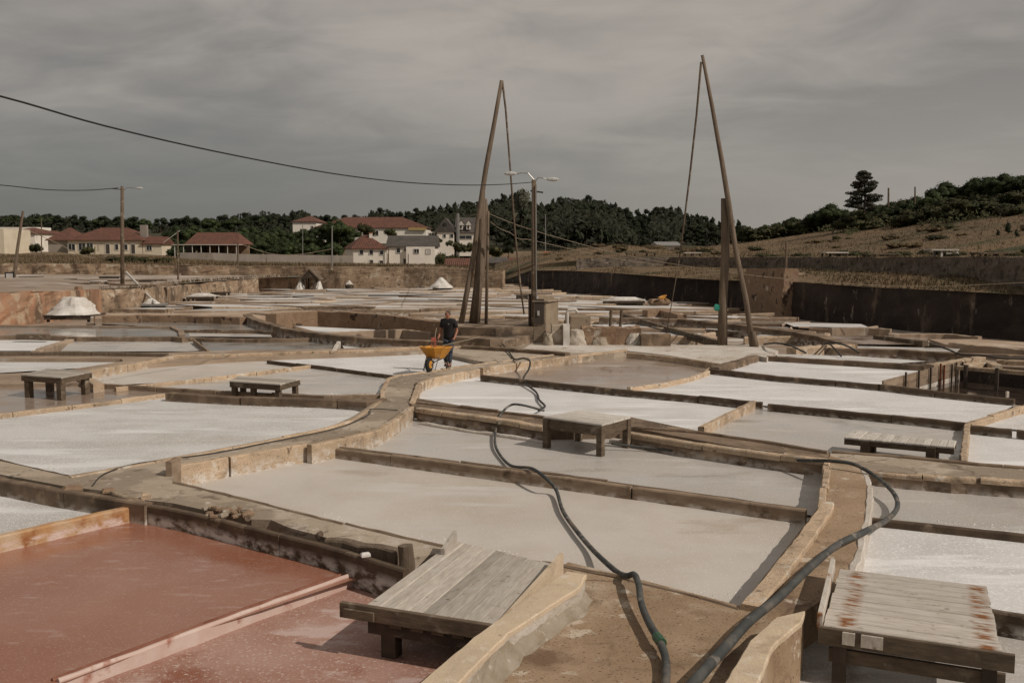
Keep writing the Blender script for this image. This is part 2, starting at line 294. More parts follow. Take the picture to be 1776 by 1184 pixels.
def rooftile(name, a, b):
    m = mat(name, a, b, 1.2, .36, .64, .85, bump=0, stains=[((.10, .055, .035), .6, .56, .7)])
    nt = m.node_tree; N = nt.nodes; L = nt.links; tc = N.new('ShaderNodeTexCoord'); w = N.new('ShaderNodeTexWave'); w.inputs['Scale'].default_value = 1.1; w.bands_direction = 'X'
    L.new(tc.outputs['Object'], w.inputs[0]); bp = N.new('ShaderNodeBump'); bp.inputs['Strength'].default_value = .8; bp.inputs['Distance'].default_value = .08; L.new(w.outputs['Fac'], bp.inputs['Height']); L.new(bp.outputs[0], N['Principled BSDF'].inputs['Normal'])
    return m
M['roof'] = rooftile('red_brown_tiles', (.155, .068, .045), (.105, .05, .036))
M['roof_orange'] = rooftile('orange_tiles', (.40, .14, .07), (.33, .11, .055))
def plain(name, c, rough=.6, metal=0.0, spec=.4, bump=0.0):
    m = mat(name, c, tuple(q * .8 for q in c), 3, .3, .7, rough, bump=bump, spec=spec)
    m.node_tree.nodes['Principled BSDF'].inputs['Metallic'].default_value = metal
    return m
M['glass'] = plain('window_glass', (.03, .032, .035), .12, spec=.6)
M['trim'] = plain('white_trim', (.6, .57, .52))
M['door'] = plain('dark_door', (.07, .055, .045))
M['yellow_sign'] = plain('ochre_strip', (.45, .33, .13))
M['hose'] = mat('black_rubber_hose', (.05, .053, .052), (.09, .09, .085), 3, .4, .65, .7, bump=.3, bscale=30, stains=[((.24, .215, .185), 4, .58, .68), ((.17, .14, .11), 1.5, .56, .7)])
M['hose_thin'] = plain('thin_dark_hose', (.03, .028, .026), .6)
M['teal'] = plain('teal_bag', (.03, .26, .19), .5)
M['green'] = plain('green_coupling', (.035, .10, .055), .5)
M['cable'] = plain('black_cable', (.012, .012, .012), .6)
M['rope'] = plain('pale_rope', (.32, .26, .19), .9)
M['iron'] = plain('dark_iron', (.05, .04, .035), .6, .3)
M['metal'] = plain('grey_metal', (.35, .34, .32), .45, .6)
M['pipe'] = plain('white_pipe', (.62, .58, .52), .6)
M['orange'] = mat('orange_barrow_tray', (.64, .30, .04), (.54, .24, .03), 4, .3, .7, .5, bump=0, stains=[((.36, .17, .05), 9, .56, .66), ((.62, .52, .38), 5, .60, .68)], spec=.4)
M['red_plastic'] = plain('red_plastic', (.42, .12, .085), .5)
M['tyre'] = plain('tyre_rubber', (.018, .017, .016), .85)
M['skin'] = plain('tanned_skin', (.33, .145, .09), .55)
M['hair'] = plain('grey_hair', (.075, .062, .052), .8)
M['shirt'] = plain('black_polo', (.012, .011, .012), .85)
M['jeans'] = mat('blue_jeans', (.035, .045, .065), (.06, .072, .095), 8, .4, .6, .9, bump=.3, bscale=30)
M['boot'] = plain('brown_boot', (.075, .04, .03), .7)
M['lamp'] = plain('lamp_head', (.5, .5, .48), .4)
M['black_frame'] = plain('black_frame', (.015, .015, .015))
M['paper'] = plain('white_panel', (.55, .53, .5))
def leafmat(name, a, b, c):
    m = bpy.data.materials.new(name); m.use_nodes = True; N = m.node_tree.nodes; L = m.node_tree.links; bs = N['Principled BSDF']
    tc = N.new('ShaderNodeTexCoord'); n = N.new('ShaderNodeTexNoise'); n.inputs['Scale'].default_value = 5; n.inputs['Detail'].default_value = 4; L.new(tc.outputs['Object'], n.inputs['Vector'])
    r = N.new('ShaderNodeValToRGB'); r.color_ramp.elements[0].position = .35; r.color_ramp.elements[0].color = (*a, 1); r.color_ramp.elements[1].position = .68; r.color_ramp.elements[1].color = (*c, 1)
    e = r.color_ramp.elements.new(.5); e.color = (*b, 1); L.new(n.outputs['Fac'], r.inputs[0])
    oi = N.new('ShaderNodeObjectInfo'); hv = N.new('ShaderNodeHueSaturation'); mr = N.new('ShaderNodeMapRange'); mr.inputs[3].default_value = .7; mr.inputs[4].default_value = 1.35
    L.new(oi.outputs['Random'], mr.inputs[0]); L.new(mr.outputs[0], hv.inputs['Value']); L.new(r.outputs[0], hv.inputs['Color']); L.new(hv.outputs[0], bs.inputs['Base Color'])
    bs.inputs['Roughness'].default_value = .75; bs.inputs['Specular IOR Level'].default_value = .15
    return m
M['leaf_dark'] = leafmat('eucalyptus_leaves', (.014, .018, .010), (.022, .028, .014), (.036, .042, .020))
M['leaf_pine'] = leafmat('pine_needles', (.016, .024, .009), (.028, .040, .014), (.048, .060, .022))
M['leaf_grey'] = leafmat('grey_green_leaves', (.05, .052, .038), (.075, .077, .055), (.11, .11, .08))
M['leaf_bush'] = leafmat('scrub_leaves', (.022, .027, .011), (.042, .044, .018), (.075, .066, .03))
M['leaf_wood'] = leafmat('woodland_leaves', (.010, .012, .008), (.018, .020, .012), (.032, .033, .019))
M['leaf_dry'] = leafmat('dry_scrub', (.075, .055, .028), (.11, .08, .042), (.15, .112, .062))
M['bark'] = mat('bark', (.10, .07, .05), (.06, .043, .032), 2, .4, .6, .95, bump=.5, bscale=6, bdist=.05)
# ---------------------------------------------------------------- builders for the salt works
def wp(pts, z): return [P(x, y, z) for x, y in pts]
def grow(pts, g):
    """offset every edge outward by g metres"""
    n = len(pts); a = sum(pts[i].x * pts[(i + 1) % n].y - pts[(i + 1) % n].x * pts[i].y for i in range(n))
    if a < 0: pts = pts[::-1]
    o = []
    for i in range(n):
        d0 = (pts[i] - pts[i - 1]).normalized(); d1 = (pts[(i + 1) % n] - pts[i]).normalized()
        n0 = Vector((d0.y, -d0.x, 0)); n1 = Vector((d1.y, -d1.x, 0)); m = n0 + n1
        if m.length < .3: m = n0
        m.normalize(); o.append(pts[i] + m * g / max(.5, m.dot(n0)))
    return o
PN = [0]
def pan(px, z, m, label, g=.1, group=None, cat='salt pan'):
    PN[0] += 1; zz = z + (PN[0] % 7) * .0013
    return MB().sheet(grow(wp(px, z), g), zz).build('salt_pan', M[m], label=label, cat=cat, group=group)
def slab(name, px, z, z0, m, label=None, cat=None, kind='structure'):
    w = [P(x, y, z) for x, y in px]
    return MB().prism(w, z, z0).build(name, M[m], label=label, cat=cat, kind=kind)
def wall(name, label, cat, px, z, w, h, m, seg=None, piece='board', jit=.014, gap=.014, step=.2, side=0.0, group=None, bev=.015, hj=None, base=None):
    pts = [P(a[0], a[1], a[2] if len(a) > 2 else z) for a in px]
    if side:
        q = []
        for i, p in enumerate(pts):
            d = (pts[min(i + 1, len(pts) - 1)] - pts[max(i - 1, 0)]); d.z = 0; d.normalize(); q.append(p + Vector((d.y, -d.x, 0)) * side)
        pts = q
    top = Vector(pts[len(pts) // 2]); org = Vector((top.x, top.y, z))
    if not seg:
        return MB().ribbon(pts, w, h, step, jit, bev, hj).build(name, M[m], label=label, cat=cat, group=group, origin=org)
    root = empty(name, org, label, cat, group)
    if base: MB().ribbon([p - Vector((0, 0, h * .8)) for p in pts], w * .8, .75, .2, .02, .02).build('base_wall', M[base], parent=root, off=org)
    # walk the line and cut it into pieces
    cum = [0]
    for a, b in zip(pts, pts[1:]): cum.append(cum[-1] + (b - a).length)
    def at(t):
        for i in range(len(pts) - 1):
            if t <= cum[i + 1] + 1e-6: return pts[i].lerp(pts[i + 1], (t - cum[i]) / max(1e-6, cum[i + 1] - cum[i]))
        return pts[-1].copy()
    t = 0.0
    while t < cum[-1] - .05:
        e = min(cum[-1], t + seg * random.uniform(.75, 1.3))
        if cum[-1] - e < seg * .3: e = cum[-1]
        q = [at(t + gap / 2)] + [pts[i].copy() for i in range(1, len(pts) - 1) if t + .05 < cum[i] < e - .05] + [at(e - gap / 2)]
        o = Vector((random.uniform(-1, 1) * jit, random.uniform(-1, 1) * jit, random.uniform(-1, 1) * (jit if hj is None else hj)))
        q = [p + o for p in q]
        MB().ribbon(q, w, h, step, jit * .5, bev, hj).build(piece, M[m], parent=root, off=org)
        t = e
    return root
def quad_pts(c, u, v):
    a = c[0].lerp(c[1], u); b = c[3].lerp(c[2], u); return a.lerp(b, v)
# ================================================================ SETTING: ground and background terrain
MB().sheet([Vector((-1500, -60, 0)), Vector((1500, -60, 0)), Vector((1500, 3000, 0)), Vector((-1500, 3000, 0))], -1.1).build('ground', M['earth'], kind='structure')
MB().sheet([Vector((-75, 23.5, 0)), Vector((70, 23.5, 0)), Vector((70, 135, 0)), Vector((-75, 135, 0))], -.42).build('basin_floor', M['basin'], kind='structure')
def loft(cols, sub=5, rsub=5, amp=.25, hard=()):
    """cols: list of (px, [(Y, py), ...]) -> MB of a hillside; also returns the point grid"""
    base = []
    for px, rows in cols: base.append([PY(px, py, Y) for Y, py in rows])
    G = []
    for i in range(len(base) - 1):
        for s in range(sub):
            t = s / sub; G.append([a.lerp(b, t) for a, b in zip(base[i], base[i + 1])])
    G.append(base[-1]); H = []
    for c in G:
        r = []
        for j in range(len(c) - 1):
            for s in range(1 if j in hard else rsub): r.append(c[j].lerp(c[j + 1], s / (1 if j in hard else rsub)))
        r.append(c[-1]); H.append(r)
    for c in H:
        for j, p in enumerate(c):
            k = min(1, max(0, (p.y - 40) / 120)); p.z += amp * (.3 + 2.2 * k) * noise.fractal(Vector((p.x * .06, p.y * .06, 0)), 1, 2, 4)
    m = MB(); n = len(H[0]); m.v = [p for c in H for p in c]
    m.f = [(i * n + j, (i + 1) * n + j, (i + 1) * n + j + 1, i * n + j + 1) for i in range(len(H) - 1) for j in range(n - 1)]
    return m, H
bgY = [115, 118, 150, 175, 205, 240, 300, 400, 430, 560]
bgcols = []
for px, pys in [(-500, [462, 460, 446, 441, 438, 435, 415, 395, 392, 430]), (0, [462, 460, 446, 441, 438, 434, 412, 390, 387, 430]), (150, [462, 460, 447, 441, 438, 434, 412, 395, 392, 430]),
                (300, [462, 460, 450, 445, 441, 430, 410, 400, 397, 430]), (420, [463, 461, 458, 456, 446, 428, 405, 398, 396, 430]), (600, [463, 462, 461, 459, 436, 420, 408, 395, 392, 430]),
                (760, [465, 464, 463, 461, 442, 419, 405, 385, 382, 430]), (860, [470, 469, 468, 466, 448, 425, 402, 372, 370, 430]), (1000, [470, 470, 469, 468, 450, 430, 400, 368, 366, 430]),
                (1150, [470, 470, 468, 466, 450, 435, 410, 385, 383, 430]), (1300, [470, 470, 468, 466, 450, 440, 420, 405, 402, 430]), (1420, [470, 470, 468, 466, 450, 440, 425, 415, 412, 430])]:
    bgcols.append((px, list(zip(bgY, pys))))
bm_, BG = loft(bgcols, 6, 4, .22)
ho = bm_.build('hills', [M['earth'], M['forest_floor']], kind='structure', smooth=True)
for p_ in ho.data.polygons:
    if p_.center.y + ho.location.y > 226 and p_.center.x + ho.location.x > -100 or p_.center.y + ho.location.y > 262: p_.material_index = 1
rtc = [  # (px, wall top, path front, path back, stone top, slope rows ..., crest, drop)
 (858, [(112, 490), (113, 486), (114, 482), (114.4, 478), (118, 470), (130, 462), (150, 456), (170, 452), (200, 500)]),
 (923, [(101.2, 469), (103, 466), (105, 464), (105.4, 459), (112, 453), (125, 446), (140, 442), (160, 444), (190, 500)]),
 (1000, [(89, 471), (93, 466), (99, 461), (99.4, 452), (108, 443), (122, 433), (135, 430), (155, 433), (185, 500)]),
 (1080, [(79, 475), (84, 466), (94, 461), (94.4, 447.5), (105, 438), (120, 427), (132, 425), (150, 430), (180, 500)]),
 (1160, [(73, 481), (80, 468), (90, 461), (90.4, 446.5), (104, 440), (118, 435), (132, 433), (150, 436), (180, 500)]),
 (1245, [(67, 486), (74, 469), (84, 463), (84.4, 446.5), (100, 442), (116, 438), (134, 430), (155, 425), (200, 480)]),
 (1354, [(59, 487), (68, 468), (76, 466), (76.4, 446.5), (92, 441), (110, 432), (130, 420), (150, 412), (200, 470)]),
 (1450, [(54, 494), (61, 472), (68, 469), (68.4, 446.5), (84, 440), (102, 424), (122, 408), (145, 396), (200, 460)]),
 (1550, [(50, 500), (56, 476), (61, 473), (61.4, 446.5), (76, 439), (95, 414), (118, 396), (140, 378), (200, 450)]),
 (1660, [(46.5, 505), (51, 481), (56, 477), (56.4, 446.5), (68, 437), (86, 404), (108, 380), (132, 350), (200, 440)]),
 (1776, [(43.6, 511), (47, 487), (51, 482), (51.4, 446.5), (62, 436), (78, 398), (100, 366), (125, 328), (200, 430)]),
 (1950, [(39.5, 522), (42, 496), (46, 488), (46.4, 446.5), (56, 434), (70, 392), (92, 350), (118, 312), (200, 420)])]
rm, RG = loft(rtc, 8, 5, .07, hard=(2,))
rm.build('hillside', M['hill'], kind='structure', smooth=False)
def rt(px, Y):
    """height of the right hillside on column px at distance Y"""
    rows = None
    for (a, ra), (b, rb) in zip(rtc, rtc[1:]):
        if a <= px <= b: t = (px - a) / (b - a); rows = [(lerp(p[0], q[0], t), lerp(p[1], q[1], t)) for p, q in zip(ra, rb)]
    if rows is None: rows = rtc[-1][1] if px > 1500 else rtc[0][1]
    zs = [(y, PY(px, py, y).z) for y, py in rows]
    return interp(zs, Y)
def bgz(px, Y):
    c = None
    for (a, ra), (b, rb) in zip(bgcols, bgcols[1:]):
        if a <= px <= b: t = (px - a) / (b - a); c = [(p[0], PY(px, lerp(p[1], q[1], t), p[0]).z) for p, q in zip(ra, rb)]
    return interp(c, Y)
# retaining walls
def face_wall(name, label, cat, pts, m, th=.35, jit=.03, group=None, foot=1.2):
    """pts: (px, py_base, z_base, py_top) -> an upright wall of true thickness"""
    a = []; q = MB()
    for px, pb, zb, pt in pts:
        b = P(px, pb, zb); t = PY(px, pt, b.y); a.append((b, t.z))
    n = 0; V = []
    for (b0, z0), (b1, z1) in zip(a, a[1:]):
        k = max(1, int((b1 - b0).length / .6))
        for i in range(k): V.append((b0.lerp(b1, i / k), lerp(z0, z1, i / k)))
    V.append(a[-1])
    LV = 7; amp = jit * 2.2
    for i, (b, z) in enumerate(V):
        d = (V[min(i + 1, len(V) - 1)][0] - V[max(i - 1, 0)][0]); d.z = 0; d.normalize(); nrm = Vector((-d.y, d.x, 0))
        if nrm.y < 0: nrm = -nrm
        zz = z + amp * .8 * noise.noise(Vector((b.x * .7, b.y * .7, 3)))
        for l in range(LV):
            zl = lerp(b.z - .15, zz, l / (LV - 1)); p = Vector((b.x, b.y, zl)); n_ = noise.fractal(Vector((b.x * .8, b.y * .8, zl * 1.3)), 1, 2, 4) * amp + noise.noise(p * 2.7) * amp * .5
            q.v.append(p + nrm * (n_ + .1 * l / (LV - 1)))
        q.v += [Vector((b.x, b.y, zz - .02)) + nrm * th, Vector((b.x, b.y, b.z - foot)) + nrm * th, Vector((b.x, b.y, b.z - foot)) - nrm * .05]
    m_ = LV + 3
    for i in range(len(V) - 1): q.f += [(i * m_ + k, (i + 1) * m_ + k, (i + 1) * m_ + (k + 1) % m_, i * m_ + (k + 1) % m_) for k in range(m_)]
    q.f += [tuple(range(m_)), tuple((len(V) - 1) * m_ + k for k in reversed(range(m_)))]
    return q.build(name, M[m], label=label, cat=cat, group=group)
face_wall('retaining_wall', 'long dark damp retaining wall rising at the right edge of the salt pans', 'wall',
          [(862, 492, -.25, 489), (880, 493, -.25, 483), (923, 497, -.25, 468), (951, 500, -.25, 469), (1067, 515, -.25, 474), (1172, 522, -.25, 481), (1248, 528, -.25, 486), (1292, 536, -.25, 487), (1354, 546, -.25, 487), (1468, 557, -.25, 495), (1574, 568, -.25, 500.5), (1776, 585, -.25, 510.5), (1960, 605, -.25, 521)], 'rockwall', .5, .05)
face_wall('wall_buttress', 'lighter brown stained pier standing out of the dark retaining wall behind the right post', 'wall', [(1290, 539, -.25, 466), (1356, 548, -.25, 466)], 'masonry', 1.0, .04)
face_wall('dry_stone_wall', 'long grey dry stone terrace wall above the path on the right hillside', 'wall',
          [(1000, 464, 1.9, 449), (1080, 463, 1.95, 446.5), (1160, 463, 1.95, 446), (1245, 465, 2.0, 446), (1354, 468, 2.05, 446), (1450, 472, 2.1, 446), (1550, 476, 2.13, 446), (1660, 481, 2.15, 446), (1776, 487, 2.18, 446), (1950, 494, 2.2, 446)], 'stonewall', .4, .04)
face_wall('ochre_retaining_wall', 'ochre stained earth wall along the left edge of the pans behind the mounded salt', 'wall',
          [(-90, 566, -.1, 506), (0, 558, -.1, 507), (100, 547, -.1, 504), (162, 536, -.1, 501)], 'orangewall', .5, .06)
face_wall('plastered_retaining_wall', 'tan streaked retaining wall running from the tall left pole to the village side', 'wall',
          [(162, 536, -.1, 501), (248, 529, -.1, 499), (322, 515, -.1, 494), (450, 503, -.1, 482)], 'tanwall', .5, .05)
face_wall('far_retaining_wall', 'low tan wall closing off the far side of the pans below the white houses', 'wall',
          [(450, 503, -.2, 482), (557, 497.5, -.2, 480), (650, 494, -.2, 480), (750, 490, -.2, 477), (868, 489, -.2, 474)], 'tanwall', .5, .06)
# terrace behind the left walls
tp = [P(-400, 590, -.1)] + [P(a, b, -.1) for a, b in ((-90, 566), (0, 558), (100, 547), (162, 536), (248, 529), (322, 515), (450, 503), (557, 497.5), (650, 494), (750, 490), (868, 489))]
zt = [1.45, 1.45, 1.42, 1.27, 1.15, 1.1, 1.0, 1.02, 1.0, .9, .9, .9]
tm = MB(); k = len(tp)
for i in range(k): tm.v += [Vector((tp[i].x, tp[i].y + .3, zt[i] - .03)), Vector((tp[i].x * 116 / max(60, tp[i].y) if tp[i].y < 110 else tp[i].x * 1.03, 117.0 if tp[i].y < 112 else tp[i].y + 5, .95))]
tm.f = [(i * 2, i * 2 + 2, i * 2 + 3, i * 2 + 1) for i in range(k - 1)]
tm.build('upper_terrace', M['basin'], kind='structure')
face_wall('upper_terrace_wall', 'higher dark stained wall at the back of the upper left terrace', 'wall',
          [(-200, 478, .93, 452), (0, 478, .93, 456), (100, 478, .93, 457), (240, 478, .93, 458), (300, 478, .93, 461), (420, 478, .93, 462), (600, 479, .93, 463), (700, 479, .93, 464), (800, 480, .93, 466), (872, 481, .93, 469)], 'tanwall', .5, .06, foot=1.5)

# ================================================================ SETTING: walkways near the camera (top = 0)
slab('walkway', [(-80, 778), (0, 797), (120, 824), (350, 783), (560, 744), (612, 722), (664, 688), (712, 700), (655, 740), (535, 765), (305, 806), (298, 835), (500, 882), (770, 947), (792, 953), (716, 967), (640, 948), (604, 944), (571, 933), (500, 914), (470, 901), (436, 900), (400, 889), (351, 883), (300, 872), (250, 866), (185, 851), (120, 844), (0, 822), (-80, 805)], 0, -1, 'concrete')
slab('walkway', [(664, 688), (664, 672), (674, 656), (690, 651), (765, 641), (850, 629), (987, 611), (1089, 601), (1087, 609), (970, 624), (833, 641), (732, 660), (722, 670), (712, 702)], -.004, -1, 'concrete')
slab('walkway_floor', [(985, 974), (1095, 1000), (1285, 1050), (1425, 872), (1432, 800), (1440, 790), (1500, 808), (1512, 850), (1503, 905), (1490, 960), (1468, 1000), (1440, 1030), (1395, 1060), (1335, 1130), (1310, 1200), (1290, 1500), (700, 1500), (760, 1190), (870, 1080), (950, 1000)], 0, -1.05, 'clay')
slab('walkway', [(712, 702), (722, 690), (945, 727), (1090, 722), (1260, 757), (1440, 784), (1436, 797), (1260, 772), (1090, 740), (945, 742), (720, 706)], -.01, -1, 'kerb_old')
slab('walkway_slab', [(935, 588), (1000, 592), (1180, 598), (1315, 598), (1350, 608), (1330, 620), (1310, 616), (1250, 630), (1160, 616), (1087, 608), (985, 612), (905, 606)], 0, -1, 'crust')
slab('walkway', [(760, 590), (800, 598), (985, 594), (990, 612), (850, 630), (735, 606)], -.002, -1, 'concrete')
slab('walkway', [(1440, 786), (1500, 786), (1560, 792), (1700, 803), (1960, 822), (1960, 842), (1700, 830), (1505, 815), (1440, 800)], -.006, -1, 'concrete')
slab('mud_bank', [(-80, 612), (120, 611), (289, 611), (400, 607), (520, 606), (600, 604), (740, 598), (760, 604), (730, 610), (628, 614), (400, 622), (228, 634), (134, 646), (112, 642), (214, 626), (210, 622), (-80, 621)], -.03, -1, 'kerb_far')
slab('mud_bank', [(-80, 650), (0, 648), (130, 642), (170, 664), (60, 665), (-80, 667)], -.05, -1, 'kerb_far')

# ================================================================ SALT PANS, near
pan([(-90, 735), (0, 717), (290, 690), (610, 712), (628, 716), (600, 738), (350, 783), (120, 824), (0, 797), (-90, 776)], -.14, 'salt', 'large white salt pan at the left with crisp dry surface behind the walkway', .06)
pan([(318, 826), (345, 812), (535, 783), (1395, 893), (1270, 1047), (1090, 1006), (960, 980), (780, 950), (700, 933), (560, 900), (420, 865), (306, 838)], -.30, 'salt_thin', 'largest beige salt pan in the middle foreground crossed by the hose', .12)
pan([(575, 772), (720, 717), (945, 747), (1090, 770), (1420, 812), (1402, 884), (1200, 860), (980, 832), (760, 803), (540, 776)], -.26, 'salt_wet', 'wet grey salt pan under the square table with the hose lying in it', .3)
pan([(735, 690), (742, 678), (835, 652), (1310, 702), (1220, 750), (1090, 741), (960, 727), (860, 714), (730, 699)], -.2, 'salt_bright', 'white salt pan behind the square table where the thin hose dips in', .3)
pan([(1305, 706), (1668, 738), (1668, 803), (1560, 793), (1445, 785), (1330, 769), (1225, 751)], -.2, 'salt_wet', 'pale salt pan holding the long low plank bench', .12)
pan([(1684, 742), (1960, 758), (1960, 825), (1680, 802)], -.2, 'salt_bright', 'white salt pan cut by the right edge behind the long bench', .12)
pan([(1095, 676), (1130, 668), (1210, 656), (1240, 640), (1350, 650), (1640, 682), (1745, 703), (1680, 735), (1600, 727), (1470, 715), (1310, 700), (1210, 689)], -.16, 'salt_bright', 'bright white narrow salt pan running diagonally right of the brown puddle', .15)
pan([(838, 653), (860, 645), (1087, 613), (1252, 632), (1215, 655), (1125, 672), (1085, 678), (950, 665)], -.18, 'brine_brown', 'shallow brown brine pan with reflections right of the hose', .1)
pan([(1236, 641), (1310, 622), (1640, 645), (1527, 670), (1450, 663), (1350, 655)], -.16, 'salt_bright', 'small white salt pan beside the staked plank fence', .12)
pan([(1532, 672), (1667, 637), (1960, 660), (1960, 720), (1740, 697)], -.40, 'dark_water', 'deep dark water tank beyond the staked planks', .1, cat='water tank')
pan([(1745, 716), (1960, 690), (1960, 760), (1690, 738)], -.16, 'salt_bright', 'small white salt pan at the right edge below the dark tank', .1)
pan([(1512, 822), (1960, 855), (1960, 945), (1776, 920), (1510, 895)], -.26, 'salt_wet', 'murky greyish pan inside the curve of the thick hose', .15)
pan([(1508, 906), (1776, 930), (1960, 950), (1960, 1095), (1720, 1060), (1480, 1030)], -.26, 'salt_bright', 'white textured salt pan behind the rust marked platform', .2)
pan([(1400, 1050), (1480, 1020), (1730, 1068), (1960, 1100), (1960, 1500), (1330, 1500), (1330, 1150)], -.40, 'salt_wet', 'shaded grey salt pan under the rust marked platform', .25)
pan([(-160, 990), (0, 955), (255, 893), (345, 915), (700, 1012), (690, 1000), (620, 990), (300, 1095), (100, 1170), (0, 1205), (-160, 1270)], -.27, 'red', 'large rust red brine pan in the left foreground', .2, cat='brine pan')
pan([(60, 1200), (620, 1003), (690, 1000), (830, 1050), (1000, 1150), (860, 1500), (-500, 1500), (-300, 1330)], -.40, 'pink', 'pinkish salt crusted pan in the foreground partly in the platform shadow', .1, cat='brine pan')
pan([(-160, 836), (0, 845), (150, 872), (235, 878), (130, 900), (-160, 968)], -.24, 'salt', 'white crusty salt pan at the left edge above the red brine', .12)
# left middle
pan([(-90, 668), (0, 667), (150, 668), (285, 683), (150, 699), (0, 716), (-90, 730)], -.14, 'brine_brown', 'wet brownish pan under the grey table at the left', .1)
pan([(230, 670), (304, 661), (400, 652), (542, 635), (684, 651), (672, 657), (664, 684), (560, 684), (400, 680), (290, 679)], -.14, 'salt_wet', 'grey salt pan under the low table in the left middle', .12)
pan([(463, 625), (729, 612), (800, 609), (896, 620), (765, 642), (692, 655), (560, 638)], -.14, 'salt_bright', 'white salt pan directly behind the man with the wheelbarrow', .12)
pan([(170, 650), (228, 642), (300, 634), (462, 625), (537, 633), (400, 650), (300, 660), (200, 665)], -.15, 'salt_thin', 'narrow brownish pan between two sloping kerbs in the left middle', .3)
pan([(-90, 626), (0, 624), (215, 625), (150, 637), (0, 646), (-90, 650)], -.15, 'salt', 'pale narrow pan at the left edge above the grey table', .08)
pan([(-90, 588), (0, 588), (119, 589), (60, 608), (-90, 608)], -.15, 'salt_bright', 'bright white pan at the left edge above the long log', .08)
pan([(127, 592), (334, 591), (356, 607), (322, 609), (109, 609)], -.15, 'salt_wet', 'pale grey pan left of the short slanted board', .08)
pan([(350, 590), (587, 590), (575, 609), (362, 609)], -.16, 'brine', 'dark grey brine pan right of the short slanted board', .08)
pan([(592, 592), (690, 599), (603, 607)], -.15, 'salt', 'small triangular white pan right of the grey brine pan', .1)
pan([(-90, 567), (309, 568), (312, 584), (137, 584), (60, 582), (-90, 583)], -.15, 'brine', 'thin grey brine pan in front of the mounded salt table', .4)
pan([(165, 560), (400, 559), (460, 568), (480, 574), (330, 572), (300, 566)], -.15, 'brine', 'thin grey pan below the dark earth ledge', .5)
pan([(322, 574), (465, 577), (470, 584), (315, 583)], -.15, 'salt_wet', 'thin pale pan at the foot of the curving bank', .05)
pan([(520, 566), (640, 572), (650, 577), (560, 575)], -.1, 'salt_bright', 'slim white pan inside the walled hollow left of the man', .25)
# right middle
pan([(1362, 559), (1490, 562), (1505, 568), (1380, 566)], -.15, 'salt', 'thin white pan right of the leaning pole in front of the dark wall', .1)
pan([(1440, 582), (1605, 583), (1602, 597), (1480, 597)], -.16, 'brine_brown', 'brown brine pan beside the slanting bank on the right', .1)
pan([(1470, 600), (1660, 605), (1655, 610), (1475, 604)], -.15, 'salt_wet', 'thin pale pan behind the low grey wall on the right', .1)
pan([(1610, 592), (1960, 600), (1960, 612), (1640, 603)], -.15, 'salt_thin', 'tan clay pan at the foot of the dark wall on the right', .1)
pan([(1600, 616), (1776, 617), (1960, 622), (1960, 632), (1700, 622)], -.15, 'brine', 'thin grey brine strip crossed by cables at the right edge', .1)
pan([(1330, 614), (1470, 617), (1600, 626), (1560, 629), (1400, 621)], -.1, 'salt', 'sliver of white salt behind the upper right kerb', .08)

# ================================================================ KERBS, BOARDS AND WALLS, near
wall('concrete_kerb', 'low sandy kerb between the large white pan and the walkway left of centre', 'kerb', [(122, 825), (350, 784), (470, 761), (560, 744), (604, 731), (640, 708), (664, 690)], .03, .10, .5, 'kerb', seg=1.6, piece='kerb_length')
wall('edge_board', 'thin dark board along the lower edge of the large white pan', 'board', [(-80, 777), (0, 796), (120, 823)], .02, .05, .5, 'board_dark', seg=1.7)
wall('long_kerb', 'grey stained kerb at the back of the large white left pan', 'kerb', [(290, 681), (400, 687), (520, 691), (634, 694), (668, 690)], .06, .2, .6, 'kerb_old', seg=1.3, piece='kerb_length')
wall('pale_kerb', 'pale kerb between the left table pan and the large white pan', 'kerb', [(-90, 727), (0, 717), (150, 699), (287, 682)], -.03, .12, .5, 'kerb', seg=1.5, piece='kerb_length')
wall('dark_board', 'dark board behind the grey kerb at the back of the large white pan', 'board', [(177, 665), (300, 672), (450, 680), (562, 686), (664, 684)], 0.0, .07, .5, 'board', seg=2)
wall('low_kerb', 'slim light kerb slanting between two brown pans in the left middle', 'kerb', [(200, 672), (304, 661), (400, 651), (539, 633)], -.03, .12, .5, 'kerb', seg=2, piece='kerb_length')
wall('dark_board', 'dark board slanting between the white pan behind the man and the grey table pan', 'board', [(463, 624), (560, 635), (692, 652)], -.02, .07, .5, 'board_dark', seg=2)
wall('curved_kerb', 'long curved tan kerb behind the man at left', 'kerb', [(172, 666), (134, 646), (228, 630), (304, 615), (400, 613), (520, 609), (628, 606), (729, 601), (800, 600)], .08, .28, .5, 'kerb', seg=2.2, piece='kerb_length')
wall('path_kerb', 'far light kerb of the path turning towards the man', 'kerb', [(664, 690), (664, 673), (674, 656), (690, 650), (765, 640), (850, 628), (987, 611)], .03, .11, .5, 'kerb', seg=1.6, piece='kerb_length')
wall('path_kerb', 'near light kerb in front of the man at the corner of the white pan', 'kerb', [(714, 698), (727, 664), (745, 657), (800, 645), (833, 638)], .04, .14, .6, 'kerb', seg=1.5, piece='kerb_length')
wall('path_kerb', 'light kerb along the back of the brown reflecting pan', 'kerb', [(835, 638), (900, 629), (970, 620), (1086, 605)], .06, .16, .6, 'kerb', seg=1.5, piece='kerb_length')
wall('dark_board', 'short dark board leading down to the path junction beside the near kerb', 'board', [(711, 700), (722, 664)], .02, .09, .5, 'board_dark')
wall('rounded_kerb', 'rounded light kerb stepping down to the left of the wet table pan', 'kerb', [(718, 704), (690, 726), (662, 743), (640, 750), (590, 760), (538, 771)], .06, .13, .8, 'kerb', seg=1.3, piece='kerb_length', side=.05)
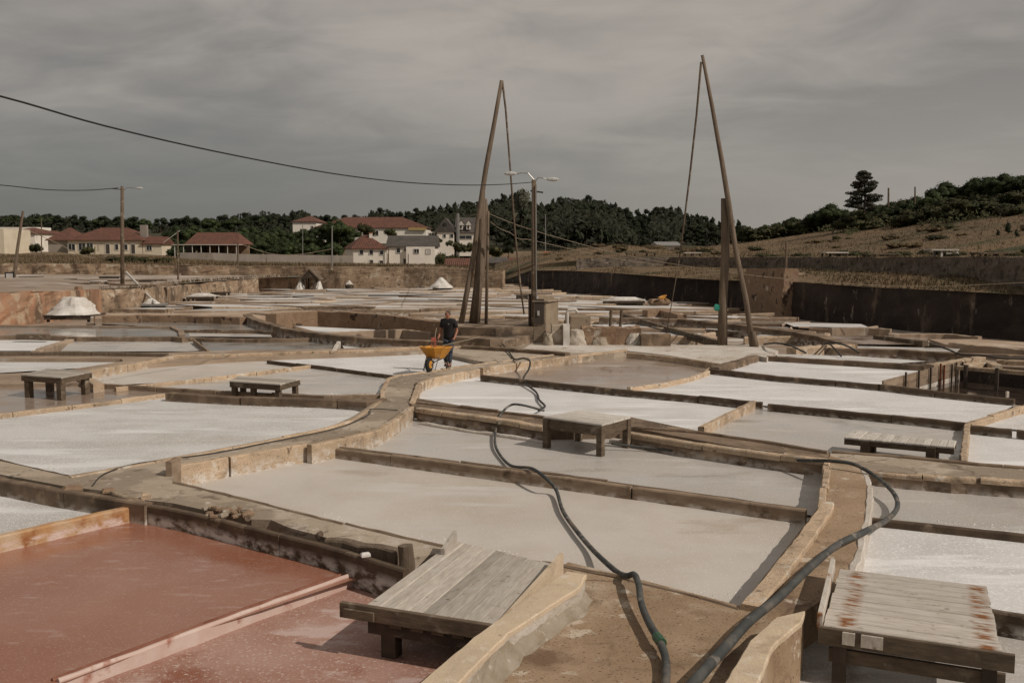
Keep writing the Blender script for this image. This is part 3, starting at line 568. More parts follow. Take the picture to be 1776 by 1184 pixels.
wall('sandy_kerb', 'sandy kerb at the upper left end of the largest beige pan', 'kerb', [(534, 768), (430, 786), (308, 809)], .05, .14, .8, 'kerb', seg=1.4, piece='kerb_length', side=.05)
MB().box(P(301, 822, 0) + Vector((0, 0, 0)), (.10, .34, .5), rz=-.1, bev=.012).build('corner_post', M['board'], label='short upright plank closing the left corner of the largest beige pan', cat='plank')
wall('edge_board', 'long narrow board along the near edge of the largest beige pan left of the platform', 'board', [(300, 834), (420, 862), (560, 897), (700, 930), (772, 946)], .025, .05, .6, 'board', seg=1.8)
wall('edge_board', 'narrow board along the near edge of the largest beige pan right of the platform', 'board', [(790, 950), (960, 975), (1090, 1001), (1190, 1024), (1285, 1051)], .03, .05, .6, 'board', seg=1.2)
dv = [(537, 770), (760, 799), (980, 828), (1200, 857), (1400, 885)]
wall('dividing_board', 'long double board dividing the wet pan from the largest beige pan', 'board', dv, -.10, .10, .5, 'board', seg=2.4)
wall('dividing_board_lath', 'thin lath laid along the back of the long double dividing board', 'board', [(545, 767), (760, 794), (980, 823), (1200, 852), (1398, 880)], -.075, .035, .4, 'board', seg=2.8)
# stepped kerb between the wet pan and the white pan behind
wall('stone_kerb', 'row of light kerb stones left of the square table behind the wet pan', 'kerb', [(726, 706), (800, 717), (880, 728), (946, 738)], .045, .20, .10, 'kerb', seg=.7, piece='kerb_stone', base='kerb_old')
wall('stone_kerb', 'row of light kerb stones right of the square table up to the walkway corner', 'kerb', [(1090, 748), (1200, 766), (1330, 784), (1434, 797)], .03, .20, .10, 'kerb', seg=.7, piece='kerb_stone', base='kerb_old')
wall('edge_board', 'thin dark board behind the light kerb stones left of the square table', 'board', [(722, 695), (800, 703), (880, 713), (960, 722)], .05, .05, .5, 'board', seg=1.4)
wall('edge_board', 'thin dark board behind the light kerb stones right of the square table', 'board', [(1088, 737), (1210, 746), (1330, 763), (1438, 781)], .05, .05, .5, 'board', seg=1.4)
wall('salt_ledge', 'salt crusted ledge at the waterline left of the square table', 'ledge', [(728, 731), (800, 743), (900, 757), (946, 764)], -.20, .10, .4, 'crust', side=0, jit=.02)
wall('salt_ledge', 'salt crusted ledge at the waterline right of the square table', 'ledge', [(1062, 760), (1110, 768), (1150, 774)], -.16, .12, .4, 'crust', jit=.03)
# long dark boards towards the right
wall('dark_board', 'long dark board running right from the path corner under the thin dipping hose', 'board', [(835, 650), (950, 662), (1080, 675), (1210, 686), (1308, 697)], -.01, .10, .5, 'board_dark', seg=2.1)
wall('dark_board', 'long dark board with salt spillways right of the light dividing kerb', 'board', [(1310, 696), (1322, 697)], -.01, .10, .5, 'board_dark')
wall('dark_board', 'dark board behind the long plank bench with white salt gaps', 'board', [(1332, 699), (1470, 712), (1600, 724), (1680, 733)], -.01, .11, .5, 'board_dark', seg=2.3)
wall('dark_board', 'dark board running right from the bench pan corner', 'board', [(1684, 737), (1755, 744)], -.01, .11, .5, 'board_dark')
wall('dark_board', 'stub of dark board at the right edge beyond a salt gap', 'board', [(1764, 745), (1960, 764)], -.01, .11, .5, 'board_dark')
wall('dark_board', 'upper long dark board behind the bright diagonal pan', 'board', [(1232, 639), (1350, 652), (1450, 660), (1525, 667)], .0, .16, .5, 'board_dark', seg=2.4)
wall('dark_board', 'dark board edging the bright diagonal pan below the water tank', 'board', [(1528, 667), (1640, 680), (1760, 692)], .0, .13, .8, 'board_dark', seg=2.0)
wall('low_kerb', 'light kerb dividing the two pans right of the square table', 'kerb', [(1309, 694), (1216, 740)], .0, .13, .5, 'kerb')
wall('low_kerb', 'narrow kerb at the right end of the long bench pan', 'kerb', [(1678, 733), (1674, 765), (1671, 798)], -.01, .12, .5, 'kerb')
wall('low_kerb', 'sandy kerb climbing right from the bench pan corner', 'kerb', [(1680, 732), (1745, 712), (1790, 700), (1960, 662)], .0, .14, .5, 'kerb', seg=1.6, piece='kerb_length')
wall('curved_kerb', 'curved tan kerb rounding the right end of the brown reflecting pan', 'kerb', [(1090, 671), (1150, 664), (1200, 653), (1226, 644), (1232, 638)], -.04, .14, .5, 'kerb')
wall('pink_kerb', 'broad pinkish slab edge at the back of the brown reflecting pan', 'kerb', [(1088, 611), (1160, 618), (1250, 631)], .01, .12, .5, 'kerb', seg=2.5, piece='kerb_length')
wall('low_kerb', 'short brown kerb at the upper left corner of the small white pan', 'kerb', [(1236, 637), (1270, 628), (1310, 616)], .02, .16, .5, 'kerb_old')
wall('dark_board', 'board along the back of the small white pan beside the staked fence', 'board', [(1330, 617), (1450, 624), (1560, 631), (1664, 637)], .02, .12, .5, 'kerb_old', seg=2.4)
wall('edge_board', 'thin brown board behind the walkway strip at the right', 'board', [(1442, 780), (1560, 789), (1700, 803), (1960, 822)], .04, .05, .5, 'board', seg=1.6)
wall('old_kerb', 'eroded brown kerb above the murky brown pan at the right', 'kerb', [(1500, 812), (1600, 822), (1700, 829), (1960, 848)], .01, .16, .08, 'kerb', seg=1.0, piece='kerb_stone', jit=.03, base='kerb_old')
wall('dark_board', 'dark board dividing the murky brown pan from the white pan at right', 'board', [(1505, 897), (1640, 911), (1776, 926), (1960, 948)], -.14, .08, .4, 'board_dark', seg=2)
wall('dark_board', 'dark board behind the rust marked platform at the right edge', 'board', [(1700, 1053), (1776, 1065), (1960, 1094)], -.14, .09, .4, 'board_dark')
wall('sloping_kerb', 'broad sandy kerb sloping down the right side of the largest beige pan', 'kerb', [(1287, 1046), (1340, 983), (1385, 929), (1420, 884), (1426, 868)], .07, .20, .8, 'kerb', seg=1.9, piece='kerb_length', side=.08, hj=.005)
wall('short_kerb', 'short light kerb at the upper end of the walkway beside the wet pan', 'kerb', [(1425, 880), (1431, 830), (1436, 796)], .06, .11, .7, 'kerb', seg=1.3, piece='kerb_length')
wall('eroded_edge', 'crumbling salt stained edge of the walkway beside the murky brown pan', 'kerb', [(1499, 812), (1510, 850), (1502, 905), (1490, 960), (1470, 1000)], .012, .10, .6, 'crust', jit=.018, step=.22, hj=.01)
wall('rusty_kerb', 'orange stained salt coated kerb at the back left of the red brine pan', 'kerb', [(-160, 968), (0, 927), (120, 900), (246, 873)], -.05, .13, .6, 'rust_kerb', seg=3.2, piece='kerb_length')
wall('wooden_retainer', 'long dark timber retaining board behind the red brine pan', 'board', [(262, 874), (345, 890), (480, 923), (600, 953), (706, 987)], .01, .10, .7, 'board_dark', seg=2.2)
wall('old_kerb', 'grey kerb above the white crusty pan at the left edge', 'kerb', [(-120, 812), (0, 829), (100, 848), (215, 867), (258, 874)], .02, .16, .7, 'kerb_old', seg=1.6, piece='kerb_length')
MB().box(P(254, 878, -.12), (.13, .13, .4), rz=.3, bev=.02).build('corner_post', M['kerb'], label='short stained post at the back corner of the red brine pan', cat='post')
wall('salt_coated_board', 'salt coated pink board dividing the red brine from the crusted pan', 'board', [(100, 1176), (330, 1093), (480, 1038), (618, 991)], -.235, .05, .3, 'saltboard', jit=.008)
wall('red_lath', 'dark red lath along the back of the salt coated dividing board', 'lath', [(90, 1174), (330, 1087), (480, 1033), (610, 987)], -.235, .045, .1, 'red_lath', jit=.006)
wall('fallen_log', 'rough old timber log lying along the broken walkway edge', 'log', [(567, 932), (630, 940), (692, 954)], .06, .15, .3, 'log', jit=.03)
MB().tube([P(706, 985, -.4), P(706, 985, -.1), PY(704, 945, P(706, 985, -.1).y)], [.095, .10, .085], 10, rough=.35).build('timber_stump', M['log'], label='split upright timber stump beside the grey plank platform', cat='stump')
MB().tube([P(556, 925, -.2), P(556, 925, .1)], [.04, .035], 7, rough=.3).build('wooden_stake', M['log'], label='small stake at the left end of the old timber log', cat='stake')
MB().tube([P(430, 898, -.2), P(430, 898, .07)], [.05, .045], 7, rough=.3).build('wooden_stake', M['log'], label='small stake beside the rubble heap above the red pan', cat='stake')
# rubble heap
rb = empty('rubble_heap', P(395, 888, 0), 'little heap of broken stones on the walkway edge above the red pan', 'rubble')
for i in range(26):
    c = P(random.uniform(355, 432), random.uniform(882, 899), 0) - rb.location; s = random.uniform(.04, .11)
    MB().box(Vector((c.x, c.y, s * .3)), (s * 1.3, s, s * .7), rz=random.uniform(0, 3), rx=random.uniform(-.4, .4), bev=s * .18).build('stone', M[random.choice(['masonry', 'mortar', 'masonry'])], parent=rb)
MB().box(P(634, 962, .03), (.11, .07, .06), rz=.4, bev=.015).build('salt_lump', M['saltpile'], label='small white salt lump on the timber retaining board', cat='salt lump')
MB().ribbon([P(196, 853, .03), P(250, 868, .02)], .05, .04, .2, .01).build('loose_stick', M['kerb'], label='loose stick on the walkway edge near the red pan corner', cat='stick')
for i, (x, y, s) in enumerate([(126, 849, .2), (188, 851, .13)]):
    MB().box(P(x, y, .0), (s * 1.4, s, s * .6), rz=.5, rx=.1, bev=s * .2).build('loose_stone', M['masonry'], label=['rough loose stone on the kerb at far left', 'small loose stone beside the loose stick'][i], cat='stone')

# foreground raised kerbs (left and right of the brown floor)
def px_prism(name, px, z, z0, m, **k): return MB().prism([P(x, y, z) for x, y in px], z, z0).build(name, M[m], **k)
KW = [(983, 989), (1017, 995), (1007, 1016), (882, 1097), (794, 1184), (640, 1330), (520, 1330), (726, 1184), (821, 1104), (919, 1033)]
def raised_kerb(px, z, label, body):
    pts = [P(x, y, z) for x, y in px]; o = sum(pts, Vector()) / len(pts); o.z = 0; r = empty('raised_kerb', o, label, 'kerb')
    inn = grow([Vector((p.x, p.y, 0)) for p in pts], -.012)
    MB().prism([p - Vector((o.x, o.y, 0)) for p in inn], z - .03, -1).build('kerb_body', M[body], parent=r)
    # cap with a softly broken edge
    den = []
    for i in range(len(pts)):
        p, q_ = pts[i], pts[(i + 1) % len(pts)]; k = max(1, int((q_ - p).length / .12))
        for j in range(k): den.append(p.lerp(q_, j / k))
    den = [Vector((p.x + .012 * noise.noise(p * 9), p.y + .012 * noise.noise(p * 9 + Vector((4, 0, 0))), 0)) for p in den]
    a_ = sum(den[i].x * den[(i + 1) % len(den)].y - den[(i + 1) % len(den)].x * den[i].y for i in range(len(den)))
    if a_ < 0: den = den[::-1]
    n = len(den); ins = grow(den, -.012); q = MB(); od = Vector((o.x, o.y, 0))
    q.v = [p - od + Vector((0, 0, z)) for p in ins] + [p - od + Vector((0, 0, z - .012)) for p in den] + [p - od + Vector((0, 0, z - .05)) for p in den]
    q.f = [tuple(range(n))] + [(i + n * k, i + n * (k + 1), (i + 1) % n + n * (k + 1), (i + 1) % n + n * k) for k in range(2) for i in range(n)]
    q.build('cap', M['kerb_white'], parent=r); return r
raised_kerb(KW, .25, 'broad raised kerb with pale flat top beside the grey plank platform', 'crust')
q = MB(); path = [P(x, y, .20) for x, y in ((1012, 1006), (1000, 1024), (950, 1060), (890, 1098), (850, 1140), (800, 1186), (700, 1300))]; V = []
for a, b in zip(path, path[1:]):
    k = max(1, int((b - a).length / .1)); V += [a.lerp(b, i / k) for i in range(k)]
for i, p in enumerate(V):
    d = (V[min(i + 1, len(V) - 1)] - V[max(i - 1, 0)]).normalized(); n_ = Vector((-d.y, d.x, 0)); n_ = n_ if n_.x > 0 else -n_; w_ = .11 + .06 * noise.noise(p * 4)
    for t in range(6):
        tt = t / 5; e = p - n_ * .02 + n_ * (w_ + .02) * tt ** 1.5; jn = noise.noise(e * 11 + Vector((0, 0, t))) * .018; q.v.append(Vector((e.x + n_.x * jn, e.y + n_.y * jn, .20 * (1 - tt) ** 1.4 + .002 + (jn if 0 < t < 5 else 0))))
q.f = [(i * 6 + k, (i + 1) * 6 + k, (i + 1) * 6 + k + 1, i * 6 + k + 1) for i in range(len(V) - 1) for k in range(5)]
q.build('mortar_fillet', M['mortar'], label='sloping crusted mortar along the foot of the raised pale kerb', cat='mortar')
raised_kerb([(1345, 1069), (1397, 1058), (1390, 1078), (1340, 1118), (1315, 1184), (1290, 1300), (1200, 1330), (1255, 1184), (1300, 1110)], .22, 'raised kerb with pale top between the thick hose and the rust marked platform', 'clay')
# ================================================================ PLATFORMS
def platform(name, label, cat, px, z, zg, n, along, m_top, th=.035, legs=True, beam_h=.13, over=.02, mb='beam', curved=False, group=None, leg_uv=((.12, .9), (.88, .9), (.12, .15), (.88, .15)), leg_w=.12, apron=True):
    """px: far-left, far-right, near-right, near-left corners of the top"""
    c = [P(x, y, z) for x, y in px]; o = sum(c, Vector()) / 4; o.z = zg; root = empty(name, o, label, cat, group)
    for i in range(n):
        a, b = i / n, (i + 1) / n; g = .0004 / max(.3, (c[1] - c[0]).length if along else (c[3] - c[0]).length)
        dz = random.uniform(-.004, .004); e0 = random.uniform(-over, over) * .3; e1 = random.uniform(-over, over) * .3
        if along: q4 = [quad_pts(c, a + g, e0), quad_pts(c, b - g, e0), quad_pts(c, b - g, 1 + e1), quad_pts(c, a + g, 1 + e1)]
        else: q4 = [quad_pts(c, e0, a + g), quad_pts(c, 1 + e1, a + g), quad_pts(c, 1 + e1, b - g), quad_pts(c, e0, b - g)]
        # board in its own rotated frame, so that the grain runs along it
        l0 = (q4[0] + q4[1]) / 2 if along else (q4[0] + q4[3]) / 2; l1 = (q4[2] + q4[3]) / 2 if along else (q4[1] + q4[2]) / 2
        d = l1 - l0; ang = math.atan2(-d.x, d.y); mid = (l0 + l1) / 2; rot = Matrix.Rotation(-ang, 3, 'Z')
        mb_ = MB(); cc = [rot @ (p - mid) for p in q4]; bv = .006
        top = [Vector((p.x, p.y, dz)) for p in cc]; ctr = sum(top, Vector()) / 4
        ins = [Vector((p.x - math.copysign(min(.009, abs(p.x) * .3), p.x), p.y - math.copysign(.006, p.y), p.z)) for p in top]; low = [p - Vector((0, 0, .014)) for p in top]; bot = [p - Vector((0, 0, th)) for p in top]
        vs = ins + low + bot; fs = [(3, 2, 1, 0)] + [(k, (k + 1) % 4, (k + 1) % 4 + 4, k + 4) for k in range(4)] + [(k + 4, (k + 1) % 4 + 4, (k + 1) % 4 + 8, k + 8) for k in range(4)] + [(8, 9, 10, 11)]
        mb_.add(vs, fs); p = mb_.build('plank', M[m_top], parent=root); p.location = mid - o; p.rotation_euler[2] = ang
    zb = Vector((0, 0, -th - beam_h / 2 - .003))
    if apron:
        for nm, a, b in (('front_beam', c[3], c[2]), ('back_beam', c[0], c[1]), ('side_beam', c[0].lerp(c[3], .04), c[0].lerp(c[3], .96)), ('side_beam', c[1].lerp(c[2], .04), c[1].lerp(c[2], .96))):
            ins = (sum(c, Vector()) / 4 - (a + b) / 2).normalized() * .04
            MB().beam(a + zb - o + ins, b + zb - o + ins, .045, beam_h, bev=.12).build(nm, M[mb], parent=root)
    if legs:
        for u, v in leg_uv:
            p = quad_pts(c, u, v) - o
            MB().box(Vector((p.x, p.y, (z - th - .01 - zg) / 2 - .03)), (leg_w, leg_w, z - th - .01 - zg + .06), rz=math.atan2((c[1] - c[0]).y, (c[1] - c[0]).x), bev=.008).build('leg', M[mb], parent=root)
    return root, c, o
# grey plank platform
r, c, o = platform('loading_platform', 'large silver grey plank platform in the foreground beside the raised pale kerb', 'platform', [(787, 937), (957, 977), (857, 1083), (634, 1049)], .13, -.36, 9, True, 'grey_plank', legs=False, apron=False, th=.04)
fa, fb = c[3] - o, c[2] - o; d = (fb - fa).normalized(); nrm = Vector((d.y, -d.x, 0))
if nrm.y > 0: nrm = -nrm
MB().beam(fa - d * .26 + nrm * .035 + Vector((0, 0, -.06)), fb - d * .02 + nrm * .035 + Vector((0, 0, -.06)), .06, .15, bev=.08).build('front_beam', M['beam'], parent=r)
MB().beam(fa - d * .20 + nrm * .085 + Vector((0, 0, -.075)), fa + d * .14 + nrm * .085 + Vector((0, 0, -.075)), .03, .09, bev=.08).build('block', M['beam'], parent=r)
MB().beam(fa + d * .0 - nrm * .10 + Vector((0, 0, -.22)), fb - nrm * .10 + Vector((0, 0, -.22)), .12, .16, bev=.08).build('bearer', M['beam_dark'], parent=r)
for t in (.25, .42, .58, .74, .9):
    p = fa.lerp(fb, t); MB().box(p - nrm * .02 + Vector((0, 0, -.165)), (.13, .09, .035), rz=math.atan2(d.y, d.x), bev=.005).build('joist_end', M['beam'], parent=r)
for t, w in ((.16, .16), (.75, .14)):
    p = fa.lerp(fb, t) - nrm * .12; MB().box(Vector((p.x, p.y, .02)), (w, .14, .56), rz=math.atan2(d.y, d.x), bev=.01).build('post', M['beam_dark'], parent=r)
MB().beam(c[0].lerp(c[3], .08) - o + Vector((.1, 0, -.12)), c[0].lerp(c[3], .95) - o + Vector((.1, 0, -.12)), .06, .15, bev=.1).build('side_beam', M['beam'], parent=r)
for (x0, y0, zt), (x1, y1), hh, nm in [((783, 916, .0), (768, 958), .13, 'side_rail_end')]:
    a = P(789, 938, .13) - o; b = P(768, 962, .13) - o
    MB().beam(a + Vector((0, 0, .05)), b + Vector((0, 0, .0)), .05, .17, bev=.12, taper=.9).build('side_rail_end', M['grey_plank'], parent=r)
a = P(974, 984, .13) - o; b = P(862, 1084, .13) - o
q = MB(); n = 14; vs = []
for i in range(n + 1):
    t = i / n; p = a.lerp(b, t); hgt = .15 * (1 - t) ** 1.1 + .015; hgt = hgt if i else .17; e = .022
    sd = Vector((-(b - a).y, (b - a).x, 0)).normalized() * e
    for s, z in ((-1, -.1), (1, -.1), (1, hgt), (-1, hgt)): vs.append(p + sd * s + Vector((0, 0, z)))
q.add(vs, [(i * 4 + k, i * 4 + (k + 1) % 4, i * 4 + 4 + (k + 1) % 4, i * 4 + 4 + k) for i in range(n) for k in range(4)] + [(3, 2, 1, 0), (n * 4, n * 4 + 1, n * 4 + 2, n * 4 + 3)])
q.build('side_rail', M['kerb_white'], parent=r)
# rust marked platform
r, c, o = platform('loading_platform', 'bleached plank platform with rust stains at the bottom right corner', 'platform', [(1456, 986), (1711, 1016), (1738, 1128), (1428, 1083)], .16, -.40, 11, False, 'rust_plank', legs=False, apron=False, th=.035)
fa, fb = c[3] - o, c[2] - o; d = (fb - fa).normalized(); nrm = Vector((d.y, -d.x, 0))
if nrm.y > 0: nrm = -nrm
MB().beam(fa - d * .04 + nrm * .035 + Vector((0, 0, -.085)), fb + d * .10 + nrm * .035 + Vector((0, 0, -.085)), .05, .16, bev=.08).build('front_beam', M['beam'], parent=r)
for s in (.16, .30):
    MB().box(fa + d * (s * 1.45) + nrm * .075 + Vector((0, 0, -.07)), (.11 if s < .2 else .19, .02, .12), rz=math.atan2(d.y, d.x), bev=.004).build('patch_board', M['grey_plank'], parent=r)
MB().beam(fa + d * .05 - nrm * .06 + Vector((0, 0, -.29)), fb + d * .04 - nrm * .06 + Vector((0, 0, -.29)), .05, .13, bev=.08).build('lower_beam', M['beam'], parent=r)
for t in (.10, .94):
    for k in (-.03, -1.4):
        p = fa.lerp(fb, t) + nrm * k; MB().box(Vector((p.x, p.y, .1)), (.12, .10, .72), rz=math.atan2(d.y, d.x), bev=.01).build('post', M['beam_dark'], parent=r)
for ca, cb in ((c[0], c[3]), (c[1], c[2])):
    a, b = ca.lerp(cb, .05) - o, ca.lerp(cb, .97) - o; ins = ((c[0] + c[2]) / 2 - (ca + cb) / 2).normalized() * .1
    MB().beam(a + ins + Vector((0, 0, -.11)), b + ins + Vector((0, 0, -.11)), .06, .14, bev=.1).build('side_beam', M['beam'], parent=r)
a, b = c[0] - o, c[3] - o; sd = Vector((-.035, 0, 0))
MB().beam(a + sd + Vector((.0, .12, .0)), b + sd + Vector((0, 0, .03)), .05, .15, bev=.15).build('side_rail', M['rust_plank'], parent=r)
# rust stains: thin iron straps and bolt marks bleeding into the boards
for ch in [k for k in r.children if k.name.startswith('plank')]:
    me = ch.data
RUSTU = ((.17, .035), (.94, .05))
rm_ = M['rust_plank'].node_tree; Nn = rm_.nodes; Ll = rm_.links; bs = Nn['Principled BSDF']
src = bs.inputs['Base Color'].links[0].from_socket
tc = Nn.new('ShaderNodeTexCoord'); sx = Nn.new('ShaderNodeSeparateXYZ'); Ll.new(tc.outputs['Object'], sx.inputs[0])
nn = Nn.new('ShaderNodeTexNoise'); nn.inputs['Scale'].default_value = 9; nn.inputs['Detail'].default_value = 4
oi_ = Nn.new('ShaderNodeObjectInfo'); va = Nn.new('ShaderNodeVectorMath'); va.operation = 'ADD'; Ll.new(tc.outputs['Object'], va.inputs[0]); vs_ = Nn.new('ShaderNodeVectorMath'); vs_.operation = 'SCALE'; vs_.inputs['Scale'].default_value = 3.1
Ll.new(oi_.outputs['Location'], vs_.inputs[0]); Ll.new(vs_.outputs[0], va.inputs[1]); mp_ = Nn.new('ShaderNodeMapping'); mp_.inputs['Scale'].default_value = (2.2, .55, 1); Ll.new(va.outputs[0], mp_.inputs[0]); Ll.new(mp_.outputs[0], nn.inputs['Vector'])
def mth(op, a, b):
    m = Nn.new('ShaderNodeMath'); m.operation = op; m.use_clamp = op in ('MULTIPLY',)
    for i, v in enumerate((a, b)):
        if isinstance(v, (int, float)): m.inputs[i].default_value = v
        else: Ll.new(v, m.inputs[i])
    return m.outputs[0]
half = (c[1] - c[0]).length / 2
acc = None
for yc in (-half * .74, half * .86):       # plank frame: y runs along the plank
    dd = mth('ABSOLUTE', mth('SUBTRACT', sx.outputs[1], yc), 0); g_ = mth('SUBTRACT', 1.0, mth('DIVIDE', dd, .11)); g_ = mth('MAXIMUM', g_, 0)
    acc = g_ if acc is None else mth('ADD', acc, g_)
mrn = Nn.new('ShaderNodeMapRange'); mrn.inputs[1].default_value = .42; mrn.inputs[2].default_value = .60; Ll.new(nn.outputs['Fac'], mrn.inputs[0])
fac = mth('MULTIPLY', mth('MULTIPLY', acc, 1.5), mrn.outputs[0])
mxn = Nn.new('ShaderNodeMixRGB'); mxn.inputs[2].default_value = (.23, .095, .036, 1); Ll.new(fac, mxn.inputs[0]); Ll.new(src, mxn.inputs[1]); Ll.new(mxn.outputs[0], bs.inputs['Base Color'])
# tables and benches
platform('salt_table', 'square low wooden table with salt dusted top standing in the wet pan', 'table', [(1003, 711), (1094, 722), (1044, 736), (942, 722)], .36, -.26, 5, False, 'bleach', leg_w=.12, beam_h=.2, leg_uv=((.04, .96), (.96, .96), (.96, .06), (.05, .06)))
platform('salt_table', 'grey wooden table on four stout legs in the brown pan at the left', 'table', [(82, 639), (160, 644), (106, 654), (36, 649)], .46, -.14, 4, False, 'grey_plank', leg_w=.15, beam_h=.13, leg_uv=((.12, .9), (.93, .93), (.9, .1), (.1, .1)))
platform('salt_table', 'low grey table with plain top in the grey pan in the left middle', 'table', [(415, 651), (521, 656), (486, 666), (398, 660)], .30, -.14, 4, False, 'grey_plank', leg_w=.12, beam_h=.13, leg_uv=((.08, .9), (.45, .9), (.93, .92), (.95, .12), (.08, .12)))
platform('plank_bench', 'long low bench topped with many short grey planks in the right pan', 'bench', [(1480, 746), (1659, 764), (1655, 775), (1464, 758)], .16, -.2, 14, True, 'bleach', leg_w=.16, beam_h=.10, leg_uv=((.2, .9), (.8, .9), (.2, .2), (.8, .2)))
# staked plank fence by the tank
a3, b3 = P(1531, 668, 0), P(1667, 635.5, 0); root = empty('staked_plank_fence', Vector((a3.x, a3.y, -.5)), 'leaning board fence with rusty iron stakes beside the dark water tank', 'fence')
for k in range(3):
    MB().beam(a3 + Vector((0, 0, .02 - k * .22)) - root.location, b3 + Vector((0, 0, .08 - k * .22)) - root.location, .05, .21, bev=.06).build('board', M['board' if k < 2 else 'crust'], parent=root)
for t in (.24, .40, .55, .68, .73, .84, .90, .99):
    p = a3.lerp(b3, t) + Vector((.02, -.09, 0)) - root.location; MB().tube([Vector((p.x, p.y, -.05)), Vector((p.x, p.y, .66 + random.uniform(0, .1)))], .03, 6).build('stake', M['rust' if t in (.68, .73) else 'beam_dark'], parent=root)
face_wall('tank_wall', 'dark back wall of the deep water tank at the right edge', 'wall', [(1668, 661, -.40, 642), (1720, 667, -.40, 646), (1776, 674, -.40, 650), (1960, 694, -.40, 664)], 'rockwall', .3, .02, foot=.3)
wall('tank_rail', 'pale timber rail running above the dark water tank', 'rail', [(1660, 634), (1700, 637), (1776, 643), (1960, 658)], .22, .12, .12, 'kerb', seg=2.4)
for x, y, s in ((1672, 636, 'first thick post at the corner of the dark water tank'), (1726, 641, 'second thick post of the water tank rail')):
    p = P(x, y, .2); MB().tube([Vector((p.x, p.y - .12, -.6)), Vector((p.x, p.y - .12, .26))], .06, 8, rough=.2).build('tank_post', M['beam_dark'], label=s, cat='post')
slab('mud_bank', [(1664, 631), (1960, 648), (1960, 640), (1776, 633), (1700, 622), (1640, 628)], -.03, -1, 'kerb_far')
wall('tan_kerb', 'thick tan kerb pointing right above the dark water tank', 'kerb', [(1612, 632), (1660, 624), (1702, 618)], .12, .3, .5, 'kerb')
wall('tan_kerb', 'second shorter tan kerb in front of the thick one above the tank', 'kerb', [(1672, 632), (1712, 626), (1730, 633)], .08, .3, .5, 'kerb')
wall('tan_kerb', 'tan kerb reaching the right edge beyond the water tank', 'kerb', [(1728, 624), (1790, 627), (1960, 632)], .1, .25, .5, 'kerb', seg=2.5, piece='kerb_length')
MB().box(P(1747, 684, .0), (.07, .05, .16), rz=.2, bev=.01).build('salt_stub', M['crust'], label='small salt coated stub on the board beside the tank', cat='stub')
# ================================================================ MIDDLE DISTANCE: banks, steps, blocks
wall('raised_bank', 'raised dark stone wall curving behind the man on the left', 'wall', [(470, 545), (500, 541), (552, 539), (610, 541), (653, 544), (729, 553), (780, 558)], .42, .6, 1.0, 'masonry', jit=.04, step=.5)
wall('curved_bank', 'curving concrete bank sweeping down towards the man at left', 'bank', [(470, 545), (440, 543), (428, 545), (440, 552), (463, 559), (501, 570), (577, 580), (653, 587), (742, 590), (790, 594)], .22, .42, .8, 'kerb_old', jit=.02, step=.5)
wall('hollow_kerb', 'tan kerb crossing the walled hollow left of the man', 'kerb', [(560, 577), (620, 574), (700, 571), (750, 577)], .12, .25, .5, 'kerb_far')
wall('earth_ledge', 'long dark earth ledge running left of the curving bank', 'ledge', [(165, 547), (250, 546), (330, 547), (422, 550)], .20, .6, .8, 'masonry', jit=.04, step=.5)
slab('mud_bank', [(162, 543), (330, 543), (420, 540), (560, 538), (470, 546), (425, 550), (330, 547), (165, 547)], .17, -.6, 'kerb_far')
MB().prism([P(x, y, .3) for x, y in ((165, 548), (176, 548), (176, 552), (165, 552))], .3, -.3).build('stone_block', M['kerb_far'], label='pale square block at the right of the mounded salt table', cat='block')
wall('mud_kerb', 'thin uneven kerb in front of the mounded salt table', 'kerb', [(-90, 564), (80, 564), (300, 566), (312, 572), (316, 580)], -.05, .25, .4, 'kerb_far', jit=.03, step=.5)
wall('mud_kerb', 'low kerb between the thin brine pans on the left', 'kerb', [(-90, 582), (60, 581), (137, 584), (301, 584), (320, 586)], .04, .3, .4, 'kerb_old', jit=.03, step=.5)
wall('broken_kerb', 'broken dark kerb with gaps behind the dark grey brine pan', 'kerb', [(318, 571), (450, 573), (520, 577)], .0, .2, .4, 'kerb_old', jit=.04, step=.4)
wall('broken_kerb', 'long reddish kerb just behind the dark grey brine pan', 'kerb', [(315, 585), (450, 587), (585, 585), (640, 589)], .0, .28, .4, 'kerb_old', jit=.03, step=.5)
wall('slanted_board', 'short slanted board between two pans in the left middle', 'board', [(336, 588), (361, 607)], .02, .1, .4, 'board')
wall('white_stub_kerb', 'short white stub kerb at the right end of the grey brine pan', 'kerb', [(590, 588), (578, 608)], .02, .15, .4, 'crust')
wall('mud_kerb', 'slanting kerb right of the bright white pan at the left edge', 'kerb', [(122, 588), (90, 598), (62, 608)], -.02, .3, .4, 'kerb_far', jit=.03)
wall('long_log', 'long weathered log laid as a kerb at the left', 'log', [(-80, 611), (40, 610), (170, 610), (290, 612)], .10, .2, .3, 'log', jit=.03, step=.6)
MB().box(P(57, 584, .06), (1.3, .3, .22), rz=-.06, bev=.03).build('driftwood_beam', M['beam'], label='dark squared beam lying by the bright white pan at the left edge', cat='beam')
